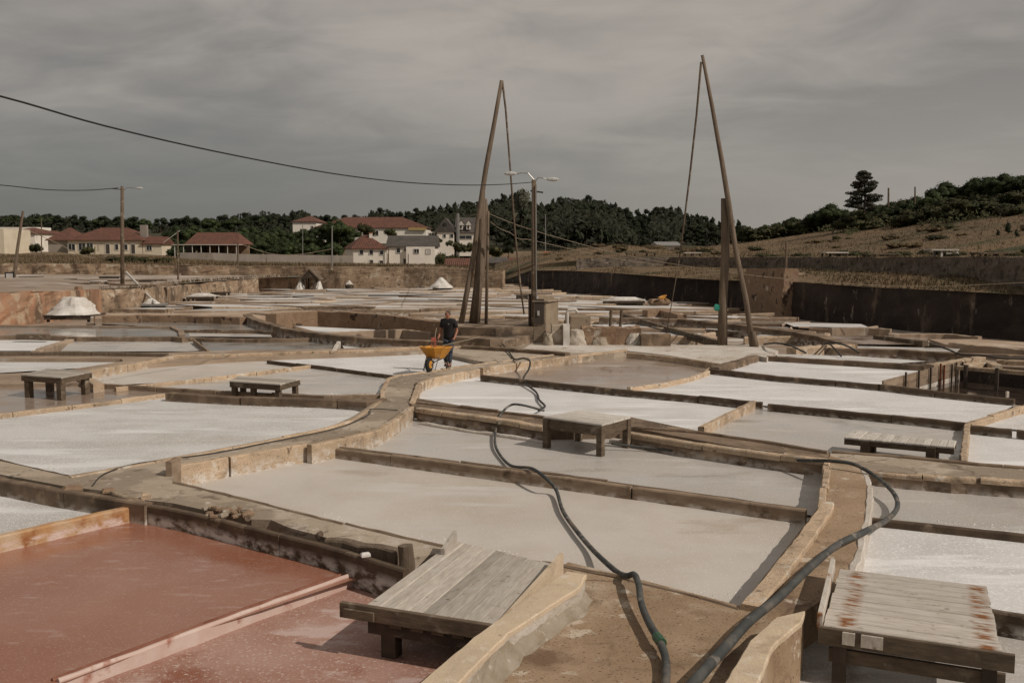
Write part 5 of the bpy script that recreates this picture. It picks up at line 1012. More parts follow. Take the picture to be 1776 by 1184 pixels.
vp = [(20, 500, 40, 366, 85, .17, .10, 'leaning pale pole carrying the small framed sign at the far left', 'log'), (72, 488, 72, 380, 104, .07, .05, 'thin dark pole beside the low white house at the far left', 'beam'), (309, 495, 308, 400, 84, .09, .07, 'brown pole in front of the open tiled shed, left one', 'beam'),
      (412, 486, 413, 420, 99, .09, .07, 'brown pole in front of the open tiled shed, right one', 'beam'), (576, 486, 576, 392, 108, .09, .06, 'thin grey pole left of the white two storey house', 'metal'), (525, 440, 525, 390, 165, .07, .05, 'slim grey pole in front of the dark pines', 'metal'),
      (673, 484, 673, 440, 112, .07, .05, 'thin post at the corner between the two white houses', 'beam'), (708, 486, 708, 440, 112, .07, .05, 'thin post before the plain white wall', 'beam'), (794, 440, 794, 370, 185, .35, .3, 'thick grey pole before the gabled house', 'metal'),
      (1363, 472, 1364, 420, 62, .09, .06, 'pale post standing on the brown pier', 'log'), (946, 450, 946, 372, 180, .10, .08, 'pale slender lamp pole in front of the dark forest', 'metal'), (1541, 350, 1541, 326, 120, .12, .1, 'far pylon tip on the right hill crest', 'beam'), (1587, 345, 1587, 324, 118, .1, .08, 'small far post on the right hill crest', 'beam'), (462, 459, 462, 443, 150, .07, .06, 'thin post against the long grey wall', 'beam')]
for x0, y0, x1, y1, Y, r0, r1, lb, m in vp:
    a = PY(x0, y0, Y); b_ = PY(x1, y1, Y); MB().tube([a - Vector((0, 0, .6)), a.lerp(b_, .5), b_], [r0, (r0 + r1) / 2, r1], 7, rough=.1).build('wooden_pole' if m != 'metal' else 'metal_pole', M[m], label=lb, cat='pole')
sg = empty('framed_sign', PY(17, 484, 84), 'small black framed blank sign on the leaning pale pole', 'sign')
MB().box((0, 0, .28), (.8, .06, .62)).build('frame', M['black_frame'], parent=sg); MB().box((0, -.045, .28), (.56, .03, .4)).build('panel', M['paper'], parent=sg)

# ================================================================ HOSES
def hose(name, label, pts, r, m, cat='hose', n=8, sub=6):
    W3 = smooth_path([P(x, y, z) for x, y, z in pts], sub)
    if isinstance(r, tuple): r = [lerp(r[0], r[1], min(1, i / len(W3) * 1.2)) for i in range(len(W3))]
    return MB().tube(W3, r, n).build(name, M[m], label=label, cat=cat, smooth=True)
hose('hose', 'long dark hose snaking from the wet pan over the beige pan onto the brown floor', [(944, 712, .08), (905, 702, .22), (884, 703, .18), (866, 722, -.0), (860, 745, -.15), (860, 775, -.19), (884, 806, -.19), (922, 812, -.02), (950, 832, -.06), (965, 850, -.2), (976, 885, -.23), (1000, 920, -.23), (1030, 955, -.21), (1066, 988, -.06), (1085, 998, .09), (1100, 996, .15), (1108, 1015, .16), (1112, 1045, .12), (1125, 1078, .10), (1142, 1108, .10), (1154, 1140, .07), (1154, 1184, .06), (1140, 1260, .06), (1120, 1400, .06)], (.024, .038), 'hose')
hose('thick_hose', 'thick black hose curving over the right walkway into the foreground', [(1060, 769, -.12), (1130, 777, -.18), (1250, 790, -.18), (1340, 796, -.12), (1400, 798, .02), (1440, 799, .12), (1482, 805, .12), (1520, 827, .0), (1550, 855, -.08), (1556, 880, -.10), (1535, 903, -.0), (1498, 922, .08), (1450, 946, .10), (1400, 988, .10), (1350, 1036, .10), (1300, 1076, .10), (1260, 1120, .10), (1222, 1162, .14), (1180, 1215, .2), (1120, 1330, .25)], (.020, .050), 'hose', n=10)
MB().tube([P(1139, 1103, .10), P(1148, 1115,   .10)], .048, 10).build('hose_coupling', M['green'], label='green hose coupling on the dark hose over the brown floor', cat='coupling')
hose('thin_hose', 'thin dark hose hanging over the path kerb into the white pan behind', [(872, 597, .1), (884, 612, .05), (893, 623, .05), (908, 621, .2), (919, 626, .22), (917, 640, .1), (908, 655, .0), (912, 665, -.1), (930, 680, -.14), (935, 693, -.14), (945, 704, -.12), (934, 711, -.1)], .028, 'hose_thin', n=6)
hose('electric_cord', 'thin dark cord following the kerb beside the large white pan', [(690, 711, .03), (645, 709, .04), (640, 718, .03), (605, 735, .03), (560, 748, .03), (470, 766, .02), (380, 784, .02), (300, 795, .015), (230, 805, .015), (180, 822, .015), (160, 842, .015)], .011, 'hose_thin', n=5)
hose('thin_hose', 'black hose looping over the tan kerbs on the right, left one', [(1325, 597, .05), (1345, 595, .3), (1370, 599, .3), (1398, 612, .0)], .035, 'hose_thin', n=6)
hose('thin_hose', 'black hose looping over the tan kerbs on the right, middle one', [(1430, 596, .15), (1445, 594, .35), (1470, 600, .25), (1490, 612, .0)], .035, 'hose_thin', n=6)
hose('thin_hose', 'short black hose dropping beside the middle loop', [(1437, 595, .2), (1446, 603, .15), (1459, 618, -.05)], .03, 'hose_thin', n=6)
hose('thin_hose', 'black hose arching near the right edge above the tank', [(1605, 602, .2), (1625, 600, .3), (1650, 608, .2), (1665, 614, .1), (1700, 616, .25), (1740, 620, .2), (1776, 621, .15), (1900, 624, .1)], .03, 'hose_thin', n=6)
hose('thin_hose', 'dark cable from the crumbling wall over to the right post', [(1080, 562, .25), (1105, 561, .3), (1140, 570, .1), (1200, 585, .0), (1245, 592, .0)], .03, 'hose_thin', n=6)

# ================================================================ PEOPLE AND BARROWS
def skin(name, verts, edges, m, parent, sub=2, loc=None, root=0):
    me = bpy.data.meshes.new(name); me.from_pydata([v[:3] for v in verts], edges, []); me.materials.append(M[m])
    o = bpy.data.objects.new(name, me); COL.objects.link(o); o.parent = parent
    o.modifiers.new('skin', 'SKIN'); o.modifiers['skin'].use_smooth_shade = True; sk = me.skin_vertices[0].data
    for i, v in enumerate(verts):
        rr = v[3]; sk[i].radius = (rr, rr) if not isinstance(rr, tuple) else rr; sk[i].use_root = (i == root)
    s = o.modifiers.new('sub', 'SUBSURF'); s.levels = sub; s.render_levels = sub
    return o
def make_person(loc, yaw, label):
    """stands facing local -Y, arms reaching forward and down to barrow handles"""
    r = empty('person', loc, label, 'person', rz=yaw)
    V = []; E = []
    def add(x, y, z, rad, to=None):
        V.append((x, y, z, rad)); i = len(V) - 1
        if to is not None: E.append((to, i))
        return i
    pel = add(0, .02, .93, (.13, .095)); sp1 = add(0, .0, 1.08, (.12, .085), pel); ch = add(0, -.02, 1.27, (.13, .095), sp1); up_ = add(0, -.03, 1.40, (.09, .065), ch); nk = add(0, -.045, 1.50, .055, up_)
    hb = add(0, -.06, 1.56, (.065, .075), nk); hm = add(0, -.075, 1.635, (.078, .092), hb); ht = add(0, -.07, 1.71, (.06, .07), hm); add(0, -.165, 1.625, .014, hm)
    for s, fwd in ((-1, 1), (1, .9)):
        sh_ = add(s * .185, -.02, 1.40, .052, up_); el = add(s * .27, .04, 1.14, .045, sh_); wr = add(s * .265, -.16, .93, .030, el); pl = add(s * .262, -.22, .89, (.022, .038), wr)
        for k in range(4):
            f1 = add(s * (.255 + .0) , -.245 - .004 * k, .90 - .020 * k, .010, pl); f2 = add(s * .262 - s * .03, -.262, .895 - .020 * k, .009, f1); add(s * .235 - s * .01, -.235, .888 - .02 * k, .008, f2)
        t1 = add(s * .235, -.215, .905, .011, pl); add(s * .225, -.245, .915, .009, t1)
    legs = ((-1, (-.10, -.03, .50), (-.11, .10, .10)), (1, (.10, -.10, .50), (.10, -.16, .09)))
    for s, kn, an in legs:
        hp = add(s * .09, .01, .88, .085, pel); k_ = add(*kn, .058, hp); a_ = add(*an, .04, k_); add(an[0], an[1] - .13, .035, .035, a_)
    skin('body', V, E, 'skin', r)
    shv = [(0, .02, .84, (.185, .155)), (0, .01, .96, (.18, .145)), (0, .0, 1.12, (.18, .138)), (0, -.02, 1.29, (.195, .15)), (0, -.025, 1.42, (.155, .12)), (0, -.035, 1.50, (.085, .075)), (0, -.04, 1.53, (.07, .065))]
    she = [(0, 1), (1, 2), (2, 3), (3, 4), (4, 5), (5, 6)]
    for s in (-1, 1):
        n = len(shv); shv += [(s * .185, -.02, 1.42, .09), (s * .235, .01, 1.28, .076), (s * .255, .03, 1.20, .07)]; she += [(4, n), (n, n + 1), (n + 1, n + 2)]
    skin('shirt', shv, she, 'shirt', r)
    tv = [(0, .02, .95, (.155, .12))]; te = []
    for s, kn, an in legs:
        n = len(tv); tv += [(s * .09, .01, .84, .10), (kn[0], kn[1], kn[2], .076), (an[0], an[1], .12, .062)]; te += [(0, n), (n, n + 1), (n + 1, n + 2)]
        skin('boot', [(an[0], an[1] + .03, .16, .056), (an[0], an[1] + .02, .055, .052), (an[0], an[1] - .10, .045, (.052, .042)), (an[0], an[1] - .17, .038, (.045, .032))], [(0, 1), (1, 2), (2, 3)], 'boot', r, 1)
    skin('trousers', tv, te, 'jeans', r)
    skin('hair', [(0, -.035, 1.60, (.075, .06)), (0, -.045, 1.68, (.088, .095)), (0, -.06, 1.735, (.07, .08))], [(0, 1), (1, 2)], 'hair', r, 2)
    for s in (-1, 1):
        MB().lathe([(.003, -.012), (.012, -.006), (.013, .006), (.003, .012)], (s * .032, -.155, 1.652), 8).build('eye', M['glass'], parent=r)
        MB().box((s * .085, -.055, 1.63), (.016, .04, .06), bev=.006).build('ear', M['skin'], parent=r)
    MB().box((0, -.16, 1.588), (.045, .012, .012), bev=.003).build('mouth', M['red_plastic'], parent=r)
    MB().box((.07, -.165, 1.34), (.04, .012, .03), bev=.003).build('shirt_badge', M['metal'], parent=r)
    return r
def make_barrow(loc, yaw, label, tray='orange', tilt=0, tools=True):
    """wheel at the front (local -Y), handles towards +Y"""
    r = empty('wheelbarrow', loc, label, 'wheelbarrow', rz=yaw); r.rotation_euler[0] = tilt
    q = MB(); top = [(-.34, .42), (.34, .42), (.38, .10), (.36, -.30), (.22, -.56), (0, -.64), (-.22, -.56), (-.36, -.30), (-.38, .10)]
    bot = [(-.19, .24), (.19, .24), (.21, .05), (.19, -.14), (.11, -.24), (0, -.27), (-.11, -.24), (-.19, -.14), (-.21, .05)]
    n = len(top); vo = [Vector((x, y, .70 + (.05 if y < -.2 else 0))) for x, y in top]; vb = [Vector((x, y, .36)) for x, y in bot]
    rim = [v + Vector((v.x, v.y + .1, 0)).normalized() * .03 for v in vo]; rim2 = [v - Vector((0, 0, .025)) for v in rim]
    vi = [v * 1 + Vector((-v.x * .04, -(v.y) * .04, .0)) for v in vo]; vib = [v + Vector((0, 0, .02)) for v in vb]
    q.v = vo + vb + rim + rim2 + vi + vib
    for k in range(n):
        j = (k + 1) % n
        q.f += [(3 * n + k, n + k, n + j, 3 * n + j), (2 * n + k, 3 * n + k, 3 * n + j, 2 * n + j), (4 * n + k, 2 * n + k, 2 * n + j, 4 * n + j), (5 * n + k, 4 * n + k, 4 * n + j, 5 * n + j)]
    q.f += [tuple(n + k for k in range(n)), tuple(5 * n + k for k in range(n))[::-1]]
    q.build('tray', M[tray], parent=r)
    w = MB().lathe([(.12, -.05), (.18, -.055), (.215, -.03), (.22, 0), (.215, .03), (.18, .055), (.12, .05)], (0, -.44, .22), 20, 'X').build('wheel', M['tyre'], parent=r, smooth=False)
    MB().lathe([(.03, -.062), (.115, -.058), (.125, -.03), (.125, .03), (.115, .058), (.03, .062)], (0, -.44, .22), 16, 'X').build('rim', M['orange'], parent=w)
    for s in (-1, 1):
        MB().tube([Vector((s * .09, -.44, .22)), Vector((s * .13, -.28, .31)), Vector((s * .2, .1, .36)), Vector((s * .25, .42, .68)), Vector((s * .265, .70, .86))], .017, 7).build('frame_tube', M['iron'], parent=r)
        MB().tube([Vector((s * .262, .62, .80)), Vector((s * .268, .78, .91))], .022, 7).build('grip', M['tyre'], parent=r)
        MB().tube([Vector((s * .21, .12, .36)), Vector((s * .24, .26, .02)), Vector((s * .22, .42, .42))], .014, 6).build('leg', M['iron'], parent=r)
        MB().tube([Vector((s * .10, -.46, .2)), Vector((s * .19, -.44, .06)), Vector((s * .2, -.22, .42))], .012, 6).build('wheel_guard', M['iron'], parent=r)
    return r
wpos = P(744, 645, 0); dirv = Vector((-.36, -.93, 0)).normalized(); yaw = math.atan2(-dirv.x, -dirv.y) * -1
br = make_barrow(Vector((wpos.x, wpos.y, .0)) - dirv * .46, yaw, 'orange wheelbarrow pushed by the man on the path')
Bm = Matrix.Translation(br.location) @ Matrix.Rotation(yaw, 4, 'Z')
make_person(Vector((wpos.x, wpos.y, 0)) - dirv * 1.40, yaw + .05, 'man in a black polo shirt and jeans pushing the wheelbarrow')
def in_b(x, y, z): return Bm @ Vector((x, y, z))
o = empty('red_rake', in_b(.02, -.2, .44), 'red tool standing upright in the wheelbarrow tray', 'tool'); O = o.location
MB().tube([in_b(-.02, -.25, .4) - O, in_b(.03, .02, 1.28) - O], .014, 6).build('handle', M['rope'], parent=o)
MB().beam(in_b(-.06, -.16, .93) - O, in_b(.07, -.1, .95) - O, .03, .13).build('head', M['red_plastic'], parent=o)
for k in (-.1, .05, .12): MB().tube([in_b(k, -.2, .42) - O, in_b(k * .5, -.12, .92) - O], .012, 5).build('tine', M['red_plastic'], parent=o)
MB().tube([in_b(.1, .28, .72), P(821, 600, 0) * 1 + Vector((-.0, -.3, .95)) if False else in_b(.95, 1.15, .94)], .014, 6).build('long_pole', M['rope'], label='long pale pole laid across the wheelbarrow', cat='pole')
heap('damp salt scraps inside the wheelbarrow tray', in_b(0, -.1, 0).x, in_b(0, -.1, 0).y, .38, .5, .5, .14, 'masonry', flat=.4)
cart = P(1150, 523, .1)
b2 = make_barrow(P(1150, 530, 0) + Vector((0, 0, .25)), 1.9, 'tipped orange wheelbarrow by the dark wall behind the right sweep', tilt=-.25); b2.scale = (.5, .5, .5)
MB().box(P(1143, 529, 0) + Vector((0, 0, .2)), (1.3, .8, .4), rz=.2, bev=.13).build('brick_heap', M['masonry'], label='reddish heap under the tipped orange wheelbarrow', cat='heap')
# ================================================================ VILLAGE
def house(label, x0, x1, py_base, py_eave, Y, depth, m_wall, roof, py_ridge, roof_kind='hip', yaw=0.0, wins=(), doors=(), chims=(), cat='house', over=.35, side_wins=(), m_side=None, name='house', base_drop=3.0, shift=0, extra=None):
    """front facade between pixel columns x0..x1 at distance Y; wins: (xa, xb, ya, yb) in pixels"""
    a = PY(x0, py_base, Y); b = PY(x1, py_base, Y); w = b.x - a.x; z0 = a.z; he = PY(x0, py_eave, Y).z - z0; hr = PY(x0, py_ridge, Y).z - z0
    r = empty(name, a, label, cat)
    MB().add([], [])
    q = MB(); D = depth; s = shift   # the back may be shifted sideways, so that a side wall shows
    f0, f1, b1, b0 = Vector((0, 0, 0)), Vector((w, 0, 0)), Vector((w + s, D, 0)), Vector((s, D, 0)); U = Vector((0, 0, he)); dn = Vector((0, 0, -base_drop))
    ring = [f0, f1, b1, b0]
    q.add([p + dn for p in ring] + [p + U for p in ring], [(0, 1, 5, 4), (1, 2, 6, 5), (2, 3, 7, 6), (3, 0, 4, 7), (4, 5, 6, 7)])
    q.build('wall', M[m_wall], parent=r)
    if roof:
        o = over; e = [Vector((-o, -o, he - .02)), Vector((w + o, -o, he - .02)), Vector((w + s + o, D + o, he - .02)), Vector((s - o, D + o, he - .02))]
        if roof_kind == 'hip':
            k = min(D / 2, w / 2 * .95); A = Vector((k * .9 + s / 2, D / 2, hr)); B = Vector((w - k * .9 + s / 2, D / 2, hr)); F_ = [(0, 1, 5, 4), (1, 2, 5), (2, 3, 4, 5), (3, 0, 4)]
        elif roof_kind == 'gable':
            A = Vector((-o + s / 2, D / 2, hr)); B = Vector((w + o + s / 2, D / 2, hr)); F_ = [(0, 1, 5, 4), (1, 2, 5), (2, 3, 4, 5), (3, 0, 4)]
        elif roof_kind == 'front':   # gable end towards the viewer
            A = Vector((w / 2, -o, hr)); B = Vector((w / 2 + s, D + o, hr)); F_ = [(0, 1, 4), (1, 2, 5, 4), (2, 3, 5), (3, 0, 4, 5)]
        q = MB(); vs = e + [A, B]; q.add(vs + [v - Vector((0, 0, .14)) for v in e], F_ + [(0, 6, 7, 1), (1, 7, 8, 2), (2, 8, 9, 3), (3, 9, 6, 0), (6, 9, 8, 7)])
        rf = q.build('roof', M[roof], parent=r)
        if roof_kind == 'front':
            MB().add([], []); g = MB(); g.add([Vector((0, -.02, he)), Vector((w, -.02, he)), Vector((w / 2, -.02, hr - .15)), Vector((0, .1, he)), Vector((w, .1, he)), Vector((w / 2, .1, hr - .15))], [(0, 1, 2), (5, 4, 3), (0, 3, 4, 1), (1, 4, 5, 2), (2, 5, 3, 0)])
            rf.location.y = .22; g.build('gable', M[m_side or m_wall], parent=r)
        for cx_, ct in chims:
            c = PY(cx_, ct, Y + D * .4) - a; MB().box((c.x, D * .4, (c.z + he) / 2), (.5, .5, c.z - he + .2), bev=.03).build('chimney', M[m_wall], parent=rf)
            MB().box((c.x, D * .4, c.z + .12), (.65, .65, .1)).build('chimney_cap', M['roof_orange'], parent=rf)
    for nm, lst in (('window', wins), ('door', doors)):
        for W_ in lst:
            xa, xb, ya, yb = W_[:4]; p = PY(xa, yb, Y) - a; t = PY(xb, ya, Y) - a; cw, chh = t.x - p.x, t.z - p.z; cx_, cz = (p.x + t.x) / 2, (p.z + t.z) / 2
            fr = MB(); e = .09
            for dx, dz, ww, hh_ in ((-(cw + e) / 2, 0, e, chh + 2 * e), ((cw + e) / 2, 0, e, chh + 2 * e), (0, (chh + e) / 2, cw, e), (0, -(chh + e) / 2, cw, e)): fr.box((cx_ + dx, -.035, cz + dz), (ww, .1, hh_))
            if nm == 'window' and cw > .7: fr.box((cx_, -.03, cz), (.06, .07, chh))
            o = fr.build(nm, M[W_[4] if len(W_) > 4 else 'trim'], parent=r)
            MB().box((cx_, -.012, cz), (cw, .03, chh)).build('pane' if nm == 'window' else 'door_leaf', M[W_[5] if len(W_) > 5 else ('glass' if nm == 'window' else 'door')], parent=o)
    return r, a, w, he
# white two storey pair
r, a, w, he = house('white two storey house with red hipped roof and six small dark windows', 613, 671, 461, 430, 175, 9.5, 'white_wall', 'roof', 407, 'hip', shift=-3.0, wins=[(624, 630, 434, 441), (641, 647, 434, 441), (659, 665, 435, 441.5), (659, 664.5, 452, 457)], doors=[(642, 647, 451, 460)], chims=[(643, 405)])
r, a, w, he = house('plain white block with one wide dark grey roof beside the red roofed white house', 672, 755, 462, 427, 176, 8, 'white_wall', 'dark_slate', 408, 'gable', wins=[(688, 694, 431, 438.5), (701, 704, 431.5, 435), (719, 727, 432, 439), (740, 747, 432, 439.5, 'trim', 'trim')], doors=[(700, 704, 449, 461)], over=.3)
MB().box((PY(730, 462, 176).x - a.x, -.35, he / 2 - .4), (PY(755, 462, 176).x - PY(706, 462, 176).x, .66, he + .6)).build('front_bay', M['white_wall'], parent=r)
for ch in r.children:
    if ch.name.startswith('window') and ch.data.vertices[0].co.x > PY(706, 462, 176).x - a.x: ch.location.y = -.69
MB().tube([PY(674, 462, 174.5), PY(674, 425, 174.5)], .08, 5).build('drain_pipe', M['beam'], label='dark drain pipe between the white house and its wing', cat='pipe')
# long building behind
r, a, w, he = house('very long white building with long red brown roof behind round trees', 545, 739, 418, 394.5, 235, 14, 'white_wall', 'roof', 375, 'hip', wins=[(599, 603, 398, 406), (612, 616, 398, 406), (652, 656, 400, 408)], chims=[])
MB().box(PY(724, 397, 234.6), (4.2, .3, .55)).build('shop_strip', M['yellow_sign'], label='ochre strip sign on the right end of the long white building', cat='sign')
house('left end of the long red roofed building partly behind the pines', 508, 549, 405, 384, 250, 14, 'white_wall', 'roof', 373.5, 'hip', wins=[(540, 543, 392, 398)])
# gabled house
house('white gabled house with grey boarded gable and glazed ground floor', 758, 787, 418, 401, 200, 9, 'white_wall', 'dark_slate', 377.5, 'front', wins=[(769, 773, 406, 412), (781, 786, 406, 412)], m_side='grey_wall', over=.5)
MB().box(PY(772, 388, 199.6), (.5, .12, .5)).build('attic_window', M['glass'], label='small attic window in the grey boarded gable', cat='window')
rr, a, w, he = house('white wing with dark steep roof and two white dormers', 791, 822, 418, 403, 201, 9, 'white_wall', 'dark_slate', 376, 'gable', wins=[(797, 818, 408.5, 414.5, 'trim', 'glass')], over=.3)
for x in (799, 812):
    p = PY(x, 394, 200.2) - a; d = MB(); d.box((p.x, .6, p.z), (.75, 1.6, .9)); o = d.build('dormer', M['white_wall'], parent=rr); q = MB(); q.add([(p.x - .55, -.35, p.z + .4), (p.x + .55, -.35, p.z + .4), (p.x, -.35, p.z + 1.2), (p.x - .55, 2, p.z + .4), (p.x + .55, 2, p.z + .4), (p.x, 2, p.z + 1.2)], [(0, 1, 2), (5, 4, 3), (0, 3, 4, 1), (1, 4, 5, 2), (2, 5, 3, 0)]); q.build('dormer_roof', M['trim'], parent=o)
    MB().box((p.x, -.22, p.z), (.36, .04, .6)).build('pane', M['glass'], parent=o)
house('low glazed veranda left of the gabled house', 742, 757, 416, 402, 201, 5, 'white_wall', None, 400, wins=[(744.5, 747.5, 404.5, 411), (749.5, 752.5, 404.5, 411), (754, 756.5, 404.5, 411)], name='veranda', cat='veranda')
# low sheds
house('low stone shed with red and grey tin roof behind the left sweep, left half', 775, 838, 469, 459, 140, 5, 'render', 'roof', 448, 'gable', doors=[(786, 790, 460, 468), (812, 817, 460, 468)], name='shed', cat='shed')
house('low stone shed with grey tin roof behind the left sweep, middle part', 840, 876, 468, 455, 142, 5, 'grey_wall', 'dark_slate', 446, 'gable', doors=[(846, 849, 459, 467), (862, 866, 459, 467)], name='shed', cat='shed')
house('low stone shed with red roof left of the lamp post pole', 877, 908, 468, 456, 142, 5, 'grey_wall', 'roof', 447, 'gable', doors=[(886, 889, 459, 467)], name='shed', cat='shed')
house('small house with bright orange roof half hidden by the dry grass hump', 948, 972, 450, 445.5, 150, 8, 'grey_wall', 'roof_orange', 436.5, 'gable')
house('small white angular house far behind the right sweep', 1143, 1178, 437, 425, 165, 8, 'white_wall', 'metal', 419, 'gable', wins=[(1148, 1152, 427, 433)], doors=[(1172, 1176, 429, 437)])
# left village
house('long low cream house with red tiled roof at the left', 118, 247, 440.5, 416, 190, 10, 'cream_wall', 'roof', 394, 'hip', wins=[(119, 130, 423, 434), (137, 148, 422, 434), (151, 161, 422, 434), (200, 205, 423.5, 433), (216, 221, 424, 433)], doors=[(184, 190, 423.5, 440), (228, 234, 424, 440)], over=.4)
MB().tube([PY(170, 436, 189.5), PY(170, 420, 189.5)], .08, 6).build('sign_post', M['metal'], label='round sign post before the long cream house', cat='sign')
house('grey walled end of the long cream house with red hipped roof', 84, 118, 440.5, 416, 191, 11, 'grey_wall', 'roof', 394, 'hip', over=.4)
house('small white annex with small red roof at the right of the cream house', 248, 281, 439.5, 422, 190, 6, 'cream_wall', 'roof', 410, 'gable', wins=[(254.5, 263, 426, 434)])
MB().box(PY(250, 402, 193), (1.3, .8, 2.6)).build('chimney_stack', M['grey_wall'], label='free standing grey chimney stack behind the small white annex', cat='chimney')
house('yellowish white building cut by the left edge', -60, 8, 441, 397, 180, 10, 'cream_wall', None, 390, wins=[(-20, -12, 410, 420)])
house('pale flat roofed building with red roof strip at the far left', 10, 62, 441, 404, 205, 12, 'white_wall', 'roof', 394, 'hip', wins=[(14, 20, 409, 415)], doors=[(14, 22, 422, 440), (30, 38, 422, 440)])
house('red roofed house behind the leaning sign pole', 40, 104, 440, 415, 215, 12, 'cream_wall', 'roof', 399, 'hip', doors=[(62, 70, 424, 438)])
house('long white flat block behind the red roofs at the far left', 0, 62, 400, 394, 240, 8, 'white_wall', None, 390)
# tiled shed with canopy
r = empty('open_tiled_shed', PY(330, 441, 160), 'open sided shed with red tiled roof and thin posts behind the grey wall', 'shed'); O = r.location
A, B = PY(313, 424, 160) - O, PY(418, 424, 160) - O; w = B.x - A.x; hz_ = A.z; rz_ = PY(330, 403, 164).z - O.z
q = MB(); q.add([(A.x + .6, -.3, hz_), (B.x - .2, -.3, hz_), (B.x - 1.6, 4.5, rz_), (A.x + 1.3, 4.5, rz_), (A.x + .6, 9, hz_), (B.x - .2, 9, hz_)], [(0, 1, 2, 3), (3, 2, 5, 4), (0, 3, 4), (1, 5, 2)]); q.build('roof', M['roof'], parent=r)
q = MB(); q.box(((A.x + B.x) / 2, -1.5, hz_ - .05), (w + .8, 3, .10)); q.build('canopy', M['trim'], parent=r)
for k in range(8): MB().tube([Vector((lerp(A.x, B.x, k / 7), -2.8, -.8)), Vector((lerp(A.x, B.x, k / 7), -2.8, hz_))], .06, 5).build('post', M['trim'], parent=r)
q = MB(); q.box(((A.x + B.x) / 2 + 1, 6, hz_ / 2 - .3), (w - 2.5, .3, hz_ + .6)); q.build('back_wall', M['masonry'], parent=r)
for xx in (332, 352, 384): p = PY(xx, 433, 164) - O; MB().box((p.x, 3.5, .6), (1.4, .4, 1.3), bev=.1).build('stored_crate', M['beam_dark'], parent=r)
MB().beam(PY(283, 421, 158) - O, PY(312, 400, 158) - O, .08, .08).build('brace', M['trim'], parent=r)
# boundary wall
face = lambda px, pb, pt, Y: (PY(px, pb, Y), PY(px, pt, Y).z)
def ywall(label, pts, m, seg=None):
    r = empty('boundary_wall', PY(pts[0][0], pts[0][1], pts[0][3]), label, 'wall')
    for (x0, b0, t0, Y0), (x1, b1, t1, Y1) in zip(pts, pts[1:]):
        a, b = PY(x0, b0, Y0), PY(x1, b1, Y1); za, zb = PY(x0, t0, Y0).z, PY(x1, t1, Y1).z; q = MB(); O = r.location
        vs = [a - Vector((0, 0, 2)), b - Vector((0, 0, 2)), Vector((b.x, b.y, zb)), Vector((a.x, a.y, za))]; q.add([v - O for v in vs] + [v - O + Vector((0, .3, 0)) for v in vs], [(0, 1, 2, 3), (7, 6, 5, 4), (3, 2, 6, 7), (0, 3, 7, 4), (1, 5, 6, 2)]); q.build('wall_panel', M[m], parent=r)
    return r
ywall('long pale grey concrete boundary wall below the dark pines', [(312, 456, 438, 150), (370, 456, 438.5, 150), (420, 457, 440.5, 151), (464, 458, 441, 152), (515, 458.5, 442, 153), (565, 459, 442.5, 154), (612, 459.5, 443.5, 155)], 'grey_wall')
# ================================================================ TREES
def leaf_quads(q, blobs, n, size, rng, flat=0):
    tot = sum(b[3] * b[4] for b in blobs)
    for b in blobs:
        cx, cy, cz, rx, rz = b
        for _ in range(int(n * rx * rz / tot)):
            d = Vector((rng.gauss(0, 1), rng.gauss(0, 1), rng.gauss(0, 1))).normalized(); rr = rng.uniform(.55, 1.0) ** .6
            p = Vector((cx + d.x * rx * rr, cy + d.y * rx * rr, cz + d.z * rz * rr)) ; s = size * rng.uniform(.6, 1.4)
            u = Vector((rng.gauss(0, 1), rng.gauss(0, 1), rng.gauss(0, .5 if flat else 1))).normalized(); v = u.cross(d if abs(u.dot(d)) < .9 else Vector((0, 0, 1))).normalized()
            n0 = len(q.v); q.v += [p - u * s, p + v * s * .5, p + u * s, p - v * s * .5]; q.f.append((n0, n0 + 1, n0 + 2, n0 + 3))
def core(q, blobs, k=.72, n=8):
    for cx, cy, cz, rx, rz in blobs:
        prof = [(.05, -1), (.6, -.75), (1, 0), (.7, .7), (.05, 1)]; q.lathe([(r * rx * k, z * rz * k) for r, z in prof], (cx, cy, cz), n)
def crown_blobs(kind, rng):
    B = []
    if kind == 'tall':
        for i in range(10):
            t = i / 9; rr = .19 * (1 - t) ** .5 + .05; B.append((rng.uniform(-.09, .09) * (1.2 - t), rng.uniform(-.09, .09), .26 + .66 * t, rr * rng.uniform(.8, 1.15), .10))
    elif kind == 'oval':
        for i in range(9):
            a = rng.uniform(0, 6.28); t = rng.random(); rr = .20 * math.sin(math.pi * (.15 + .8 * t)); B.append((math.cos(a) * rr, math.sin(a) * rr, .3 + .6 * t, rng.uniform(.13, .19), rng.uniform(.11, .15)))
    elif kind == 'stone':
        for i in range(11):
            a = i * 2.4; rr = .36 * math.sqrt(i / 11); B.append((math.cos(a) * rr, math.sin(a) * rr, .72 - rr * .55 + rng.uniform(-.03, .03), rng.uniform(.15, .21), rng.uniform(.12, .17)))
        for i in range(6): a = rng.uniform(0, 6.28); B.append((math.cos(a) * .3, math.sin(a) * .3, .42 + rng.uniform(-.1, .1), .16, .15))
    elif kind == 'bush':
        for i in range(8):
            a = i * 2.4; rr = .38 * math.sqrt(i / 8); B.append((math.cos(a) * rr, math.sin(a) * rr, .42 + rng.uniform(-.15, .2), rng.uniform(.2, .28), rng.uniform(.22, .3)))
    return B
variants = {}
